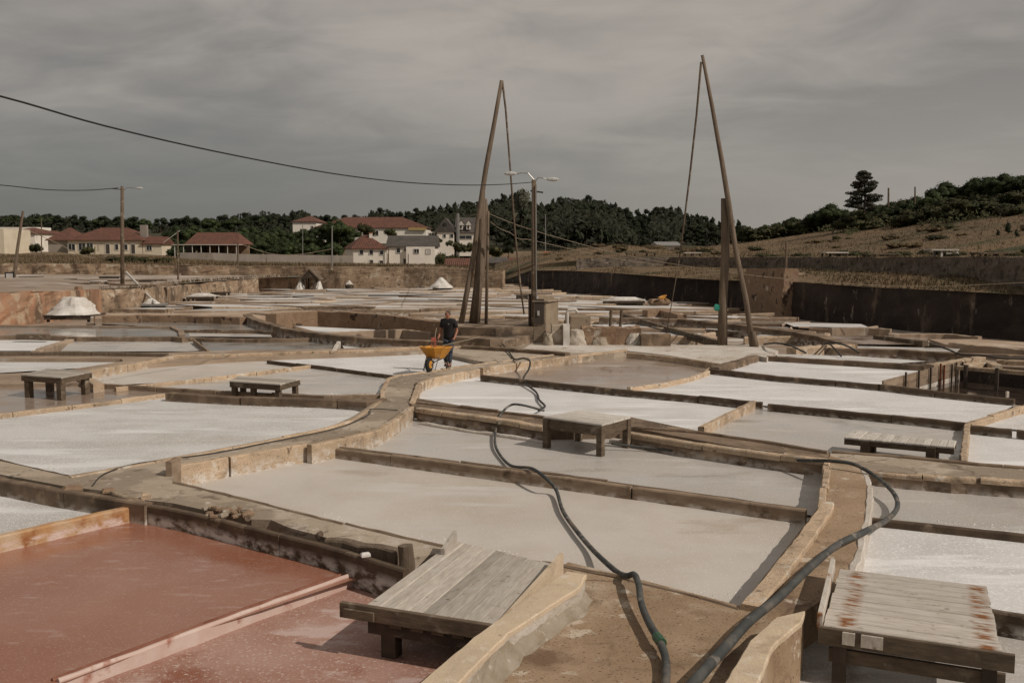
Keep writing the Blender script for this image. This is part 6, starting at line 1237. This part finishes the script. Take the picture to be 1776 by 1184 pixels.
def variant(kind, seed, leaf, n, size):
    rng = random.Random(seed); B = crown_blobs(kind, rng); q = MB(); leaf_quads(q, B, n, size, rng, kind == 'stone'); core(q, B, .74)
    cm = q.mesh('crown', M[leaf]); t = MB(); top = .6 if kind != 'tall' else .85
    t.tube([(0, 0, -.12), (rng.uniform(-.02, .02), 0, top * .5), (rng.uniform(-.03, .03), 0, top)], [.022, .016, .008], 6)
    for k in range(3): a = rng.uniform(0, 6.28); t.tube([(0, 0, top * .5), (math.cos(a) * .14, math.sin(a) * .14, top * .5 + .16)], [.010, .005], 5)
    return cm, t.mesh('trunk', M['bark'])
for kd, lf, n, sz in (('tall', 'leaf_dark', 1300, .024), ('oval', 'leaf_dark', 1400, .025), ('stone', 'leaf_pine', 1700, .024), ('bush', 'leaf_bush', 700, .05)):
    variants[kd] = [variant(kd, 100 + s, lf, n, sz) for s in range(5)]
variants['dry'] = [variant('bush', 400 + s, 'leaf_dry', 600, .05) for s in range(3)]
variants['grey'] = [variant('oval', 300 + s, 'leaf_grey', 900, .03) for s in range(2)]
def tree(kind, loc, h, wid, label, group=None, name=None, cat='tree'):
    cm, tm_ = random.choice(variants[kind]); nm = name or {'tall': 'eucalyptus_tree', 'oval': 'eucalyptus_tree', 'stone': 'pine_tree', 'bush': 'shrub', 'dry': 'shrub', 'grey': 'pine_tree'}[kind]
    r = empty(nm, loc, label, cat, group, rz=random.uniform(0, 6.28)); r.scale = (h * wid, h * wid, h)
    c = bpy.data.objects.new('crown', cm); COL.objects.link(c); c.parent = r
    if kind not in ('bush', 'dry'): t = bpy.data.objects.new('trunk', tm_); COL.objects.link(t); t.parent = r
    return r
sky_line = [(-80, 365), (0, 367), (60, 367), (84, 365), (120, 370), (157, 376), (200, 376), (261, 384), (300, 379), (350, 374), (400, 370), (450, 363), (476, 361), (500, 366), (519, 355), (547, 367), (590, 374), (623, 371), (640, 366), (656, 354), (672, 358), (690, 366), (704, 363), (740, 355), (775, 349), (803, 345), (850, 343), (877, 334), (905, 328), (925, 345), (943, 349), (965, 340), (979, 333), (1000, 337), (1017, 333), (1040, 340), (1055, 344), (1085, 358), (1110, 374), (1122, 372), (1131, 352), (1155, 356), (1177, 352), (1195, 368), (1212, 367), (1230, 378), (1248, 384), (1270, 396), (1295, 396)]
random.seed(5)
FL = 'dark eucalyptus in the dense forest along the skyline'
for Y, step, k in ((415, 12, 0), (350, 14, 1), (300, 16, 2), (265, 18, 3), (238, 21, 4)):
    x = -70
    while x < 1290:
        xx = x + random.uniform(-4, 4); gz = bgz(xx, Y); x += step * (1 if xx > 640 else 1.3)
        ytop = interp(sky_line, xx) + (random.uniform(0, 9) if k == 0 else k * random.uniform(7, 18)); 
        top = PY(xx, ytop, Y).z; h = top - gz
        if xx < 640 and k >= 3: continue
        if xx > 1180 and k == 4: continue
        if 745 < xx < 860 and k == 4: continue
        if k >= 2 and 500 < xx < 745: continue
        if k >= 1 and 745 < xx < 825 and k > 1: continue
        if xx < 330 and k > 1: continue
        h = min(max(h, 6), 19 if xx > 640 else 12)
        if top - h > gz + 1.5 and k == 0: gz = top - h
        base = gz if k else top - h
        p = PY(xx, 400, Y); kd = 'tall' if (xx > 640 and random.random() < .42) else random.choice(['oval', 'tall'] if xx > 640 or 470 < xx < 560 else ['oval', 'stone'])
        tree(kd, Vector((p.x, Y + random.uniform(-4, 4), base - .3)), h * 1.04, random.uniform(.95, 1.35) if kd != 'stone' else 1.15, FL if kd != 'stone' else 'dark rounded pine in the low forest behind the village', 'forest trees on the skyline' if kd != 'stone' else 'rounded pines behind the village')
# dark pines behind the shed and grey wall
for x in range(300, 610, 17):
    for Y, yt in ((228, 392), (205, 402), (188, 416)):
        xx = x + random.uniform(-8, 8)
        if xx > 590 and Y < 200: continue
        if 318 < xx < 425 and Y < 200: continue
        gz = bgz(xx, Y); top = PY(xx, yt + random.uniform(-9, 8), Y).z; tree('stone', Vector((PY(xx, 400, Y).x, Y, min(gz, top - 4.0) - .3)), max(4.5, top - gz + .5), random.uniform(.85, 1.1), 'dark round pine in the grove behind the tiled shed and grey wall', 'round pines behind the grey wall')
for lb, x, yt, yb, Y, wd, kd in [('large dark round tree in front of the long white building, left one', 573, 377, 422, 205, 1.15, 'stone'), ('large dark round tree in front of the long white building, middle one', 589, 375, 425, 203, 1.1, 'stone'), ('round dark tree before the middle of the long white building', 635, 383, 414, 205, 1.1, 'bush'), ('smaller round green tree right of the middle round tree', 678, 392, 414, 206, 1.2, 'bush'),
        ('dark bush in front of the long cream house', 152, 424, 446, 176, 1.2, 'bush'), ('dark green bush beside the grey house end at left', 62, 418, 440, 182, 1.1, 'bush'), ('round bush below the glazed veranda', 759, 409, 424, 190, 1.1, 'bush'), ('second round bush below the gabled house', 780, 414, 428, 188, 1.1, 'bush'),
        ('tall dark bush right of the gabled house pole', 797, 413, 442, 180, 1.0, 'bush'), ('broad bush behind the leaning trunk posts', 818, 416, 440, 182, 1.1, 'bush'), ('spiky greener tree behind the hanging pole', 882, 410, 452, 165, .9, 'oval'), ('grey green bushy tree by the lamp post', 858, 420, 450, 170, 1.1, 'bush'),
        ('tall feathery tree just left of the lamp post on the skyline', 905, 326, 436, 235, .6, 'grey')]:
    b = PY(x, yb, Y); t = PY(x, yt, Y); tree(kd, b, t.z - b.z, wd, lb)
for x in range(752, 935, 11):
    Y = 172 + random.uniform(-10, 16); gz = bgz(x, Y); tree('bush', Vector((PY(x, 440, Y).x, Y, gz - .4)), random.uniform(1.6, 3.4), 1.1, 'low scrub on the slope below the gabled house', 'scrub below the gabled house', 'shrub', 'shrub')
for x in range(196, 300, 12):
    p = PY(x, 455, 128); tree('bush', Vector((p.x, 128, p.z - .3)), random.uniform(.9, 1.4), 1.5, 'clipped looking shrub in the hedge before the cream house', 'hedge before the cream house', 'shrub', 'shrub')
# right hill
RT = [(1290, 396, 415, 160, 'stone'), (1326, 383, 410, 158, 'stone'), (1350, 378, 408, 155, 'stone'), (1374, 367, 406, 150, 'stone'), (1402, 379, 408, 146, 'stone'), (1440, 342, 404, 142, 'stone'), (1466, 352, 402, 140, 'stone'), (1520, 346, 398, 136, 'stone'), (1545, 340, 394, 134, 'stone'), (1587, 328, 390, 130, 'stone'), (1607, 334, 386, 128, 'stone'),
      (1638, 303, 372, 124, 'stone'), (1665, 311, 366, 122, 'stone'), (1690, 296, 362, 118, 'stone'), (1712, 290, 356, 116, 'stone'), (1740, 289, 352, 114, 'stone'), (1772, 288, 350, 112, 'stone'), (1800, 290, 350, 110, 'stone'), (1835, 288, 350, 108, 'stone'), (1310, 392, 412, 156, 'stone'), (1622, 322, 380, 122, 'stone'), (1420, 352, 404, 144, 'stone'), (1566, 342, 394, 130, 'stone')]
lbs = 'rounded green pine on the crest of the right hillside'
for x, yt, yb, Y, kd in RT:
    t = PY(x, yt, Y); b = PY(x, yb, Y); h = t.z - b.z; tree(kd, b - Vector((0, 0, .2)), h, random.uniform(1.0, 1.25), lbs, 'rounded pines on the right crest')
# lone grey pine with layered open branches
rng = random.Random(77); Y = 126; b = PY(1497, 385, Y); t = PY(1498, 299, Y); h = t.z - b.z
r = empty('pine_tree', b, 'lone tall grey green pine with open layered branches on the right skyline', 'tree')
MB().tube([(0, 0, -.3), (.15, 0, h * .5), (.05, 0, h * .95)], [.16, .12, .05], 7).build('trunk', M['bark'], parent=r)
q = MB(); wd_ = MB()
for k in range(46):
    tt = .22 + .78 * (k / 46); a = rng.uniform(0, 6.28); L_ = 2.35 * (1.05 - tt) ** .7 * rng.uniform(.55, 1.1) + .25; e = Vector((math.cos(a) * L_, math.sin(a) * L_, h * tt + L_ * .12)); s = Vector((.08, 0, h * tt - .1)); wd_.tube([s, e], [.04, .015], 4)
    for j in range(3):
        c = s.lerp(e, .5 + .25 * j); B = [(c.x, c.y, c.z + .05, .42 + .1 * rng.random(), .20)]; leaf_quads(q, B, 80, .12, rng)
wd_.build('branch', M['bark'], parent=r); q.build('crown', M['leaf_grey'], parent=r)
# scrub and small firs on the slopes
random.seed(9)
for i in range(135):
    px = random.uniform(1290, 1800); f = random.random(); 
    lim = interp([(1290, 418), (1400, 404), (1560, 396), (1700, 380), (1776, 372), (1900, 365)], px); up_y = interp([(1290, 405), (1440, 385), (1600, 365), (1700, 345), (1776, 335), (1900, 330)], px)
    py = lerp(up_y, lim, f); Yg = None
    best = None
    for Y in range(60, 160, 3):
        g = PY(px, 400, Y); zz = rt(px, Y); pyy = proj(Vector((g.x, Y, zz)))[1]
        if best is None or abs(pyy - py) < best[0]: best = (abs(pyy - py), Y, zz)
    Y, zz = best[1], best[2]; p = PY(px, 400, Y)
    tree('bush', Vector((p.x, Y, zz - .25)), random.uniform(1.2, 3.0), random.uniform(1.4, 2.2), 'dark scrub bush on the upper right hillside under the pines', 'scrub on the right hillside', 'shrub', 'shrub')
for x, yb, hpx, lb in ((1748, 406, 22, 'tallest of three small dark firs on the right slope'), (1731, 408, 12, 'smallest dark fir on the right slope'), (1763, 410, 15, 'small dark fir nearest the right edge')):
    best = min(range(55, 110, 2), key=lambda Y: abs(proj(Vector((PY(x, 400, Y).x, Y, rt(x, Y))))[1] - yb)); p = PY(x, 400, best); tree('tall', Vector((p.x, best, rt(x, best) - .1)), hpx * best / F, 1.3, lb, name='fir_tree')
for i in range(26):
    px = random.uniform(1290, 1790); Y = interp([(1354, 84), (1450, 76), (1550, 68), (1660, 62), (1776, 56), (1900, 50)], px) + random.uniform(-3, 4); p = PY(px, 430, Y)
    tree('bush', Vector((p.x, Y, rt(px, Y) - .2)), random.uniform(.35, .7), random.uniform(1.6, 2.6), 'low green weed clump behind the dry stone wall', 'weeds behind the dry stone wall', 'shrub', 'shrub')
for i in range(64):
    if i < 40: px = random.uniform(940, 1240); Y = random.uniform(104, 134)
    else: px = random.uniform(1240, 1790); Y = interp([(1245, 100), (1354, 96), (1450, 88), (1550, 80), (1660, 72), (1776, 66), (1950, 60)], px) * random.uniform(.98, 1.3)
    p = PY(px, 430, Y); tree('dry' if random.random() < .7 else 'bush', Vector((p.x, Y, rt(px, Y) - .25)), random.uniform(.4, .95), random.uniform(1.6, 2.8), 'low dry scrub tussock on the grassy right slope and mound', 'dry scrub on the right slope and mound', 'shrub', 'shrub')
bq = MB(); rb_ = random.Random(8)
for i in range(26000):
    px = rb_.uniform(1290, 1880); Y = rb_.uniform(66, 150)
    p = PY(px, 430, Y); zz = rt(px, Y); py = proj(Vector((p.x, Y, zz)))[1]
    lim = interp([(1290, 416), (1400, 402), (1560, 394), (1700, 378), (1776, 368), (1900, 360)], px) + 6 * noise.noise(Vector((px * .02, 3, 1)))
    cl = noise.noise(Vector((p.x * .22, Y * .22, 4)))
    if py > lim + 6 or (py > lim - 4 and cl < .1) or cl < -.25: continue
    s_ = rb_.uniform(.14, .32); h_ = (cl + .3) * 1.6 * rb_.random(); c_ = Vector((p.x, Y, zz + h_))
    u = Vector((rb_.gauss(0, 1), rb_.gauss(0, 1), rb_.gauss(0, 1))).normalized(); v = u.orthogonal().normalized(); n0 = len(bq.v)
    bq.v += [c_ - u * s_, c_ + v * s_ * .6, c_ + u * s_, c_ - v * s_ * .6]; bq.f.append((n0, n0 + 1, n0 + 2, n0 + 3))
bq.build('undergrowth', M['leaf_bush'], kind='stuff', label='tangled undergrowth below the pines on the right hillside')
# the wood behind reads as one mass under its skyline trees
wq = MB(); rw = random.Random(31)
for i in range(52000):
    xx = rw.uniform(-90, 1290); Y = rw.choice((238, 262, 290, 320, 350, 385, 418)) + rw.uniform(-12, 12)
    if xx < 330 and Y < 335: continue
    if 500 < xx < 860 and Y < 275: continue
    if xx < 640 and Y < 275: continue
    if xx > 1180 and Y < 262: continue
    g = bgz(xx, min(415, Y)); lim_ = PY(xx, interp(sky_line, xx) + 9 + max(0, (418 - Y)) * .14 + 9 * noise.noise(Vector((xx * .11, Y * .03, 1))), Y).z
    if lim_ < g + .5: continue
    z = g + (lim_ - g) * rw.random() ** .8; p = Vector((PY(xx, 400, Y).x, Y, z)); s_ = rw.uniform(.45, 1.0)
    u = Vector((rw.gauss(0, 1), rw.gauss(0, 1), rw.gauss(0, 1))).normalized(); v = u.orthogonal().normalized(); n0 = len(wq.v)
    wq.v += [p - u * s_, p + v * s_ * .55, p + u * s_, p - v * s_ * .55]; wq.f.append((n0, n0 + 1, n0 + 2, n0 + 3))
wq.build('woodland', M['leaf_wood'], kind='stuff', label='dense dark woodland behind the village and the well sweeps')
# dry grass: tufts of blades on the terraces and slopes (nobody could count them)
gq = MB(); rng = random.Random(3)
def tuft(p, s, n=5):
    for _ in range(n):
        a = rng.uniform(0, 6.28); w_ = s * .10; t = Vector((math.cos(a) * s * .5, math.sin(a) * s * .5, s * rng.uniform(.7, 1.3))); sd = Vector((-math.sin(a), math.cos(a), 0)) * w_
        n0 = len(gq.v); gq.v += [p - sd, p + sd, p + t]; gq.f.append((n0, n0 + 1, n0 + 2))
nI, nJ = len(RG) - 1, len(RG[0]) - 1; cells = []; wts = []
for i in range(nI):
    for j in range(nJ):
        if j in (10,): continue           # the stone wall's own step
        a_, b_, c_ = RG[i][j], RG[i + 1][j], RG[i][j + 1]; ar = (b_ - a_).cross(c_ - a_).length
        if a_.y > 150: continue
        cells.append((i, j)); wts.append(ar / max(1, a_.y / 60) ** 1.6)
for (i, j) in rng.choices(cells, wts, k=42000):
    u, v = rng.random(), rng.random(); p = RG[i][j].lerp(RG[i + 1][j], u).lerp(RG[i][j + 1].lerp(RG[i + 1][j + 1], u), v)
    nn_ = noise.noise(Vector((p.x * .13, p.y * .13, 2))) + .5 * noise.noise(Vector((p.x * .5, p.y * .5, 7)))
    if j > 10 and rng.random() < .55: continue
    if j < 10 and nn_ < -.15: continue
    if j > 10: nn_ = rng.uniform(-.3, .2)
    tuft(p - Vector((0, 0, .03)), rng.uniform(.09, .19) * (1 if p.y < 80 else 1.2) * (1 + nn_))
gq.build('dry_grass', M['grass'], kind='stuff', label='dry golden grass on the right terraces and hillside')
gq = MB()
for i in range(9000):
    px = rng.uniform(-60, 880); Y = rng.uniform(119, 160); z = bgz(px, Y); tuft(Vector((PY(px, 450, Y).x, Y, z)), rng.uniform(.2, .5), 4)
for i in range(900):
    px = rng.uniform(166, 870); k = rng.choice([0, 1]); yb = interp(back, px); p = P(px, yb, -.2) + Vector((0, .4, 1.15)) if px > 164 else P(px, 540, -.1) + Vector((0, 6, 1.4)); tuft(p + Vector((0, rng.uniform(0, .5), 0)), rng.uniform(.15, .35), 3)
gq.build('dry_grass', M['grass'], kind='stuff', label='dry grass on the banks below the village houses')

# ================================================================ crumbs of salt and grit (nobody could count them)
rng = random.Random(12)
def lump(q, p, s):
    k = rng.randint(4, 5); a0 = rng.uniform(0, 6); n0 = len(q.v)
    for i in range(k): a = a0 + 6.283 * i / k; q.v.append(p + Vector((math.cos(a), math.sin(a), -.1)) * s * rng.uniform(.7, 1.2))
    q.v.append(p + Vector((rng.uniform(-.3, .3), rng.uniform(-.3, .3), rng.uniform(.4, .8))) * s)
    q.f += [(n0 + i, n0 + (i + 1) % k, n0 + k) for i in range(k)]
q = MB()
for ob in [o for o in S.objects if o.name.startswith('salt_pan') and o.type == 'MESH' and o.location.y < 34 and o.data.materials[0].name in ('dry_salt', 'wet_salt', 'thin_salt_over_clay')]:
    vs = [v.co + ob.location for v in ob.data.vertices]
    for a_, b_ in zip(vs, vs[1:] + vs[:1]):
        L_ = (b_ - a_).length
        if L_ < .3: continue
        d = (b_ - a_).normalized(); inn = Vector((-d.y, d.x, 0))
        for _ in range(int(L_ * 34)):
            t = rng.random(); p = a_.lerp(b_, t)
            if p.y > 36 or p.y < 3: continue
            if noise.noise(p * .9) + .35 * noise.noise(p * 4) < -.02: continue
            lump(q, p + inn * (rng.random() ** 2 * .30 + .12) , rng.uniform(.005, .018) * (1 + p.y / 40))
q.build('salt_crumbs', M['saltpile'], kind='stuff', label='crumbs of salt along the pan edges')
q = MB()
def inside(x, y, poly):
    c = False; j = len(poly) - 1
    for i in range(len(poly)):
        if (poly[i].y > y) != (poly[j].y > y) and x < (poly[j].x - poly[i].x) * (y - poly[i].y) / (poly[j].y - poly[i].y) + poly[i].x: c = not c
        j = i
    return c
for ob in [o for o in S.objects if o.name.startswith('walkway') and o.type == 'MESH']:
    n_ = len(ob.data.vertices) // 2; poly = [ob.data.vertices[i].co + ob.location for i in range(n_)]; z_ = poly[0].z
    x0, x1 = min(p.x for p in poly), max(p.x for p in poly); y0, y1 = max(5, min(p.y for p in poly)), min(34, max(p.y for p in poly))
    if y1 <= y0: continue
    for _ in range(int((x1 - x0) * (y1 - y0) * 26)):
        x, y = rng.uniform(x0, x1), rng.uniform(y0, y1)
        if not inside(x, y, poly) or noise.noise(Vector((x * 1.1, y * 1.1, 5))) < 0: continue
        lump(q, Vector((x, y, z_)), rng.uniform(.004, .014) * (1 + y / 30))
q.build('grit', M['mortar'], kind='stuff', label='grit and small crumbs scattered on the walkways')
